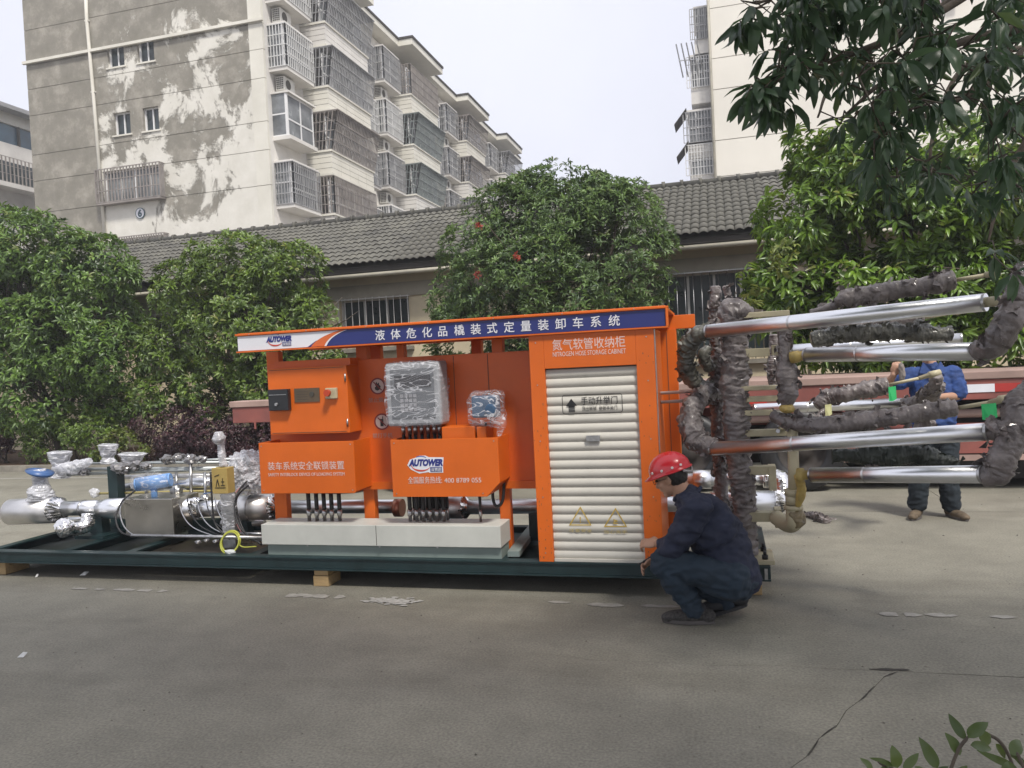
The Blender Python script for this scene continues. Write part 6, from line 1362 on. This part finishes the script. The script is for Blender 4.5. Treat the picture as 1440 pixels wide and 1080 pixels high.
# ================================================================ TREES AND PLANTS
BARK = mat('bark', (.11, .09, .07), .9, var=.3, vscale=12, bump=.01, bscale=25, stretch=(1, 1, .3))
LM1 = leafmat('leaf_deep', (.032, .062, .022), (.145, .25, .04), .38, .2, (.15, .19, .05))
LM2 = leafmat('leaf_mid', (.04, .072, .02), (.15, .235, .03), .38, .2, (.17, .19, .05))
LM3 = leafmat('leaf_bluegreen', (.035, .065, .03), (.145, .24, .055), .4, .2, (.14, .17, .06))
LM4 = leafmat('leaf_fresh', (.035, .075, .016), (.17, .29, .03), .33, .25, (.19, .22, .05))
LMY = leafmat('leaf_yellowgreen', (.07, .11, .02), (.20, .24, .05), .4, .25)
LMP = leafmat('leaf_purple', (.022, .008, .012), (.085, .035, .042), .38, .15, (.10, .06, .06))
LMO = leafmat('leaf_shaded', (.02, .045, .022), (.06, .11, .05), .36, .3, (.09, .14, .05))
def lobes_px(L, Y, ky=.85, kz=.8):
    out = []
    for e in L:
        px, py, r = e[:3]; dy = e[3] if len(e) > 3 else 0; y = Y + dy; c = W(px, py, y); d = (c - CAM).dot(FW); rr = r / FPX * d
        out.append((c.x, c.y, c.z, rr, min(rr * ky, 1.9), rr * kz))
    return out
def tree(name, base, label, lobes, density, L, Wd, material, group=None, per=7, nsingle=0, fill=.25, droop=.15, trunk_r=.12, seed=0, clump=.45, up=.55, nb=9):
    t = thing(name, base, label, 'tree', group)
    v, sh = crown(lobes, density, L, Wd, per, droop, fill, clump, seed, up)
    if nsingle:
        d = np.linalg.norm(v[:, 0] - np.array(CAM), axis=1); inv = vis_mask(v[:, 2]); order = np.argsort(d + np.where(inv, 0, 1e3)); pick = order[:nsingle]
        leaf_objects(v[pick], sh[pick], material, t, name)
        keep = np.ones(len(v), bool); keep[pick] = False; v = v[keep]; sh = sh[keep]
    v = v - np.array(base)
    o = place(leaf_mesh('foliage', v, sh, material), 'foliage', base, t); o['kind'] = 'stuff'
    mb = MB(); base = Vector(base); zc = min(l[2] for l in lobes); top = Vector((base.x, base.y, max(base.z + .9, zc)))
    branch(mb, base, top, trunk_r, trunk_r * .7, .04, 12); mb.build('trunk', BARK, t)
    for i, l in enumerate(lobes[:nb]):
        c = Vector(l[:3]); b_ = MB(); pts = branch(b_, top - Vector((0, 0, rnd.uniform(0, .4))), c, trunk_r * .45, .02, .07, 8)
        for k in range(5):
            q = c + Vector((rnd.gauss(0, l[3] * .5), rnd.gauss(0, l[4] * .5), rnd.uniform(-.2, .8) * l[5])); branch(b_, pts[rnd.randint(3, 6)], q, .02, .006, .08, 5, 4)
        b_.build('limb', BARK, t)
    return t
def vis_mask(p):
    q = p - np.array(CAM); z = q @ np.array(FW); x = FPX * (q @ np.array(CX)) / z + 720; y = FPX * (q @ np.array(CY)) / z + 540
    return (z > .1) & (x > 0) & (x < 1440) & (y > 0) & (y < 1080)
def leaf_objects(v, sh, material, parent, key):
    """single leaves as objects: four shapes shared, placed by base, direction and width"""
    protos = []
    for k in range(4):
        cu, fo = (.12, .25, .35, .2)[k], (.10, .14, .07, .17)[k]; vs, fs = [], []; ns = 9
        for i in range(ns + 1):
            t = i / ns; hw = .5 * .36 * math.sin(math.pi * min(1, t ** .8)) ** .75 if 0 < i < ns else .003; z0 = -cu * t * t + .02 * math.sin(t * 9 + k); x = t * (1 - cu * .12)
            for b_ in (-1, -.5, 0, .5, 1): vs.append((x, hw * b_, z0 + fo * hw * 2.2 * abs(b_) - .04 * hw * (b_ * b_) + (.006 * math.sin(t * 40) if abs(b_) == 1 else 0)))
        for i in range(ns):
            for j in range(4): fs.append((i * 5 + j, i * 5 + j + 1, (i + 1) * 5 + j + 1, (i + 1) * 5 + j))
        me = bpy.data.meshes.new('leaf'); me.from_pydata(vs, [], fs); at_ = me.attributes.new('shade', 'FLOAT', 'FACE'); at_.data.foreach_set('value', np.full(len(fs), (.25, .45, .6, .8)[k], 'f')); me.materials.append(material)
        me.polygons.foreach_set('use_smooth', [True] * len(fs)); me.update(); protos.append(me)
    for i in range(len(v)):
        p = Vector(v[i, 0]); tip = Vector(v[i, 6]); mid = (Vector(v[i, 1]) + Vector(v[i, 3])) / 2; d = tip - p; L = d.length; d.normalize()
        b = Vector(v[i, 1]) - Vector(v[i, 3]); wd = b.length; b.normalize(); n = b.cross(d); n.normalize(); b = d.cross(n) * -1
        b = n.cross(d)
        k = min(3, int(sh[i] * 4)); o = bpy.data.objects.new('leaf', protos[k]); COL.objects.link(o); o.parent = parent
        M_ = Matrix(((d.x, b.x, n.x, 0), (d.y, b.y, n.y, 0), (d.z, b.z, n.z, 0), (0, 0, 0, 1))) @ Matrix.Diagonal((L, L * max(.6, min(1.6, wd / L / .33)), L, 1))
        M_.translation = p - ROOT[parent.name]; o.matrix_local = M_
Y1 = 13.6
T1 = lobes_px([(60, 365, 78), (125, 385, 70), (10, 350, 70), (10, 450, 105), (110, 470, 90), (55, 545, 85, -.3), (150, 500, 62, -.4), (-70, 420, 120), (170, 390, 30), (150, 570, 40)], Y1)
tree('osmanthus_tree', (-14.2, 13.9, .09), 'broad dark green tree filling the left edge of the picture', T1, 95, .14, .05, LM1, 'bushy trees along the kerb', seed=1, clump=.7)
T2 = lobes_px([(335, 390, 80), (275, 415, 65), (400, 385, 62), (345, 470, 95), (435, 450, 50), (250, 490, 60), (300, 550, 60), (390, 545, 70), (448, 520, 42), (222, 560, 40, -.3)], Y1)
tree('osmanthus_tree', (-8.9, 13.9, .09), 'rounded mid green tree just left of the white logo sign', T2, 105, .125, .048, LM2, 'bushy trees along the kerb', seed=2, clump=.7)
T3 = lobes_px([(785, 320, 80), (700, 320, 68), (868, 310, 68), (655, 395, 42), (735, 400, 100), (860, 390, 88), (915, 400, 40), (668, 455, 55), (905, 460, 52), (800, 470, 110), (640, 420, 42), (650, 475, 50), (700, 370, 70), (650, 350, 35), (785, 268, 52), (750, 290, 55), (825, 285, 55), (700, 520, 70), (630, 500, 45), (780, 520, 70), (850, 500, 70), (730, 300, 60), (840, 300, 60), (900, 345, 50), (765, 380, 90), (745, 275, 38), (830, 262, 34), (640, 440, 30)], Y1 - .1)
t3 = tree('osmanthus_tree', (-2.8, 13.9, .09), 'fine-leaved round tree standing behind the blue sign board with a few red leaves', T3, 110, .105, .03, LM3, 'bushy trees along the kerb', seed=3, clump=.55, up=.8)
for px, py in ((673, 318), (728, 360), (671, 386)):
    c = W(px, py, 12.2 if px < 700 else 11.95); v, sh = crown([(c.x, c.y, c.z, .03, .03, .04)], 400, .06, .035, 6, .1, .2, 0, 4)
    LMR = MATS.get('leaf_red') or leafmat('leaf_red', (.16, .02, .012), (.35, .06, .03), .5, .2)
    o = place(leaf_mesh('red_leaves', v - np.array(c), sh, LMR), 'red_leaves', c, t3); o['label'] = 'tuft of withered red leaves'
Y4 = 11.9
T4 = lobes_px([(1150, 300, 80), (1110, 395, 62), (1195, 235, 85), (1285, 300, 110), (1385, 250, 120), (1215, 420, 95), (1330, 420, 105), (1440, 380, 100), (1085, 430, 42), (1070, 400, 35), (1062, 450, 36), (1160, 470, 60), (1260, 480, 70), (1500, 300, 120), (1390, 480, 80), (1150, 200, 40)], Y4)
tree('loquat_tree', (2.9, 12.7, .09), 'large fresh green tree with drooping leaf rosettes behind the silver pipes', T4, 75, .17, .052, LM4, 'bushy trees along the kerb', nsingle=290, seed=4, per=8, droop=.45, clump=.7, up=.7, trunk_r=.16)
v, sh = crown(lobes_px([(1060, 415, 14), (1062, 436, 16), (1105, 352, 18), (1095, 370, 16)], Y4 - 1.2), 60, .14, .045, 8, .4, .2, 0, 9)
o = place(leaf_mesh('young_leaves', v - np.array([2.9, 12.7, .09]), sh, LMY), 'young_leaves', (2.9, 12.7, .09), bpy.data.objects['loquat_tree']); o['kind'] = 'stuff'
def shrub(name, L, Y, label, density, lf, wd, material, group=None, ky=.7, kz=.8, per=7, base=None, clump=.2):
    lo = [(a, min(b, 15.3), c, d, e, f) for a, b, c, d, e, f in lobes_px(L, Y, ky, kz)]
    b = Vector((lo[0][0], lo[0][1], .09)); t = thing(name, b, label, 'shrub', group)
    v, sh = crown(lo, density * 3.2, lf, wd, per, .05, .2, clump, L[0][0], .8); keep = v[:, 0, 2] > .1; v = v[keep]; sh = sh[keep]
    o = place(leaf_mesh('foliage', v - np.array(b), sh, material), 'foliage', b, t); o['kind'] = 'stuff'
    for l in lo[:6]:
        m_ = MB()
        for k in range(3): branch(m_, Vector((l[0] + rnd.uniform(-.1, .1), l[1], .08)), Vector((l[0] + rnd.gauss(0, .3), l[1] + rnd.gauss(0, .2), l[2] + .2)), .02, .006, .08, 5, 4)
        m_.build('stem', BARK, t)
    return t
shrub('green_shrub', [(110, 605, 42), (75, 620, 40), (45, 632, 26), (140, 618, 40)], 13.0, 'low rounded olive green shrub at the kerb below the left tree', 90, .06, .028, LM2, clump=.5)
shrub('yellow_green_shrub', [(170, 620, 24), (192, 636, 18), (150, 634, 16)], 12.8, 'small bright yellow green shrub beside the purple hedge', 110, .06, .028, LMY)
shrub('purple_hedge', [(215, 600, 34), (250, 605, 42), (300, 602, 48), (350, 605, 48), (400, 608, 48), (450, 612, 48), (230, 635, 26), (285, 632, 32), (340, 632, 34), (500, 610, 44), (390, 640, 30)], 13.1, 'long dark purple leaved hedge behind the pipe valves', 100, .055, .026, LMP)
shrub('purple_shrub', [(-5, 620, 26), (8, 632, 18), (-45, 620, 36)], 13.2, 'dark purple shrub cut by the left edge of the picture', 90, .055, .026, LMP)
shrub('purple_hedge', [(600, 610, 44), (680, 610, 46), (760, 610, 46), (1120, 600, 46), (1230, 600, 46), (1340, 600, 46), (1440, 600, 46)], 13.3, 'dark purple hedge seen in scraps behind the red trailer', 60, .06, .028, LMP)

# -- overhanging tree close to the camera
ob = (3.1, 1.0, 0)
ot = thing('overhanging_tree', ob, 'dark leafy branches hanging into the top right corner close to the camera', 'tree')
trunk = MB(); branch(trunk, ob, (2.8, 1.0, 4.2), .17, .13, .03, 14); trunk.build('trunk', BARK, ot)
Bc = [[(1560, -260, 3.4), (1420, -60, 3.5), (1300, 30, 3.4), (1200, 75, 3.3), (1120, 100, 3.2), (1075, 125, 3.1)],
      [(1560, -260, 3.4), (1380, -120, 3.3), (1220, -50, 3.2), (1120, -15, 3.1), (1065, 5, 3.0)],
      [(1620, -60, 3.6), (1480, 40, 3.8), (1380, 120, 3.7), (1290, 170, 3.6), (1235, 225, 3.5), (1215, 260, 3.5)],
      [(1620, 40, 3.8), (1500, 130, 3.9), (1430, 220, 3.9), (1400, 300, 3.9), (1390, 340, 3.9)],
      [(1560, -260, 3.4), (1360, -20, 3.6), (1240, 60, 3.7), (1170, 120, 3.7), (1150, 165, 3.6)],
      [(1440, 40, 3.6), (1350, 60, 3.6), (1250, 110, 3.5), (1190, 160, 3.4)],
      [(1600, 20, 4.2), (1480, 60, 4.4), (1360, 90, 4.4), (1310, 200, 4.3), (1320, 290, 4.3)]]
allp = []
for k, B_ in enumerate(Bc):
    P = smooth_path([WD(*p) for p in B_], 8); n = len(P); MB().tube(P, [.022 * (1 - i / n) + .004 for i in range(n)], 8).build('branch', BARK, ot)
    allp += P
MB().tube(smooth_path([(2.8, 1.0, 4.1), tuple((Vector((2.8, 1.0, 4.1)) + WD(1560, -260, 3.4)) / 2 + Vector((0, 0, .2))), WD(1560, -260, 3.4)]), .04, 10).build('branch', BARK, ot)
MB().tube(smooth_path([(2.85, 1.0, 3.2), tuple((Vector((2.85, 1.0, 3.2)) + WD(1620, 0, 3.7)) / 2 + Vector((0, 0, .2))), WD(1620, 0, 3.7)]), .035, 10).build('branch', BARK, ot)
def ymax(x): return float(np.interp(x, [1035, 1050, 1100, 1130, 1150, 1175, 1200, 1240, 1280, 1330, 1380, 1440, 1500], [150, 165, 160, 110, 150, 200, 255, 300, 285, 290, 320, 370, 380]))
cl = []
tries = 0
while len(cl) < 400 and tries < 15000:
    tries += 1
    x = 1035 + 440 * rnd.random() ** .85; y = rnd.uniform(-60, 370)
    if y > ymax(x) - 25: continue
    g = noise.noise(Vector((x / 70., y / 55., 3.3)))
    if x < 1170 and g < .02: continue
    if x > 1310 and y < 60 and g < .12: continue
    if g < -.28 + .0012 * y and x > 1170: continue
    if y > 230 and rnd.random() < .45: continue
    d = rnd.uniform(2.9, 3.5) if x < 1180 else rnd.uniform(2.7, 4.6)
    cl.append(WD(x, y, d))
for x, y, d in ((1068, 130, 3.0), (1085, 128, 3.05), (1075, 145, 3.0), (1100, 135, 3.1), (1112, 150, 3.1), (1065, 118, 3.0), (1090, 150, 3.05), (1060, 12, 3.0), (1085, 20, 3.0), (1080, 70, 3.1), (1095, 95, 3.1), (1240, 262, 3.5), (1215, 240, 3.4), (1400, 355, 3.7), (1425, 385, 3.5), (1250, 285, 3.5)): cl.append(WD(x, y, d))
tw = MB(); P_, A_ = [], []
nodes = list(allp); left = sorted(cl, key=lambda c: min((p - c).length for p in allp[::4]))
for c in left:
    q = min(nodes, key=lambda p: (p - c).length); L_ = (q - c).length
    if L_ < .6:
        m1 = q.lerp(c, .5) + Vector((rnd.gauss(0, .03), rnd.gauss(0, .03), .03)) ; tw.tube([q, m1, c], [.005, .0035, .002], 5); nodes += [c, m1]
    P_.append(c); A_.append((c - q).normalized() if L_ > .02 else Vector((0, 0, -1)))
tw.build('twigs', BARK, ot)['kind'] = 'stuff'
per = 7; n = len(P_); Pn = np.repeat(np.array([tuple(p) for p in P_]), per, 0); An = np.repeat(np.array([tuple(a) for a in A_]), per, 0)
s = unit(n * per); s -= An * (s * An).sum(1)[:, None] * .6; s /= np.linalg.norm(s, axis=1)[:, None]
D = s * .75 + An * .35; D[:, 2] -= rng.uniform(.2, 1.1, n * per); N = np.array([0, 0, 1.]) + .8 * unit(n * per)
L = .112 * rng.uniform(.5, 1.25, n * per); v = leaf_arrays(Pn + s * .012, D, N, L, L * rng.uniform(.24, .36, n * per), .2, .12)
sh = np.clip(rng.normal(.5, .28, n * per), 0, 1)
dd = np.linalg.norm(v[:, 0] - np.array(CAM), axis=1); order = np.argsort(dd + np.where(vis_mask(v[:, 2]), 0, 1e3)); pick = order[:290]
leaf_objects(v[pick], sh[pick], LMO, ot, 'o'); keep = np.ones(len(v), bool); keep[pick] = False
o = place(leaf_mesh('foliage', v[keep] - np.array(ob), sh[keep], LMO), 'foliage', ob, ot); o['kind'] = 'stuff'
# its unseen crown above and behind the camera, spread to shade the foreground
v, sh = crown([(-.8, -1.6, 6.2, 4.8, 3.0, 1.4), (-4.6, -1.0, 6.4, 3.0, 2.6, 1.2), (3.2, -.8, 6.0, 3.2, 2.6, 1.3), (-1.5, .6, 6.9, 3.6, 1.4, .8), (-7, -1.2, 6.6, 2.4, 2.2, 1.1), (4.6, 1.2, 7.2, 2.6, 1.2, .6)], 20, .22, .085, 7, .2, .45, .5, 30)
o = place(leaf_mesh('unseen_shade_foliage', v - np.array(ob), sh, LMO), 'unseen_shade_foliage', ob, ot); o['kind'] = 'stuff'
for q in ((-.8, -1.2, 6.0), (3, -.8, 6), (-4.5, -1, 6.2), (-1.5, 1, 6.6)):
    b_ = MB(); branch(b_, (2.8, 1.0, 4.1), q, .09, .03, .06, 8); b_.build('limb', BARK, ot)

# -- shrub poking up in the lower right corner
def fore():
    c0 = WD(1390, 1180, 1.55); base = Vector((c0.x, c0.y, 0)); t = thing('foreground_shrub', base, 'sprig of green oval leaves poking up in the bottom right corner', 'shrub')
    stems = [[(1325, 1120, 1.5), (1345, 1060, 1.5), (1362, 1035, 1.5)], [(1325, 1120, 1.5), (1262, 1085, 1.48), (1235, 1072, 1.46)], [(1430, 1130, 1.6), (1425, 1080, 1.6), (1408, 1045, 1.58), (1385, 1030, 1.56)], [(1400, 1160, 1.55), (1300, 1110, 1.55), (1270, 1090, 1.55)], [(1460, 1120, 1.5), (1440, 1080, 1.5), (1430, 1058, 1.5)]]
    lv = []
    for st in stems:
        P = smooth_path([WD(*p) for p in st], 5); MB().tube([base + Vector((rnd.uniform(-.05, .05), 0, 0))] + P, [.006] + [.0035] * (len(P) - 1) + [.0015], 6).build('stem', BARK, t)
    for x0, y0, x1, y1, d, wd in ((1358, 1040, 1332, 1004, 1.5, .3), (1362, 1038, 1386, 1008, 1.48, .42), (1350, 1062, 1340, 1030, 1.5, .5), (1364, 1048, 1406, 1050, 1.5, .28), (1375, 1032, 1410, 1048, 1.53, .38), (1318, 1080, 1300, 1042, 1.48, .32), (1262, 1080, 1260, 1052, 1.46, .5), (1258, 1078, 1232, 1062, 1.46, .2), (1228, 1086, 1216, 1064, 1.45, .5), (1270, 1082, 1296, 1058, 1.47, .28), (1400, 1046, 1425, 1072, 1.6, .25), (1420, 1060, 1446, 1040, 1.6, .5), (1425, 1062, 1440, 1068, 1.6, .5), (1430, 1080, 1382, 1060, 1.55, .14), (1300, 1090, 1285, 1074, 1.47, .5), (1310, 1096, 1330, 1074, 1.5, .4), (1240, 1090, 1246, 1070, 1.46, .5), (1410, 1090, 1422, 1070, 1.52, .4), (1345, 1095, 1360, 1075, 1.5, .4)):
        a = WD(x0, y0, d); b = WD(x1, y1, d + rnd.uniform(-.02, .02)); lv.append((a, b, wd))
    P = np.array([tuple(a) for a, b, w_ in lv]); D = np.array([tuple(b - a) for a, b, w_ in lv]); L = np.linalg.norm(D, axis=1)
    N = np.tile(np.array([-.1, -.7, .7]), (len(lv), 1)) + .5 * unit(len(lv)); v = leaf_arrays(P, D, N, L, L * np.array([w_ for *_, w_ in lv]) * 1.15, .12, .1)
    leaf_objects(v, np.clip(rng.normal(.55, .25, len(lv)), 0, 1), leafmat('leaf_foreground', (.03, .055, .015), (.09, .13, .03), .4, .25), t, 'f')
fore()
# ================================================================ AIR
hz = MB().box(-70, 70, -25, 110, -1.5, 38).build('haze', None or bpy.data.materials.new('haze_air'), None)
hm_ = hz.data.materials[0]; hm_.use_nodes = True; n_ = hm_.node_tree; n_.nodes.clear()
ho = n_.nodes.new('ShaderNodeOutputMaterial'); pv_ = n_.nodes.new('ShaderNodeVolumePrincipled')
pv_.inputs['Color'].default_value = (.96, .97, 1, 1); pv_.inputs['Density'].default_value = .0022; pv_.inputs['Anisotropy'].default_value = .2
n_.links.new(pv_.outputs[0], ho.inputs['Volume']); hz['kind'] = 'stuff'
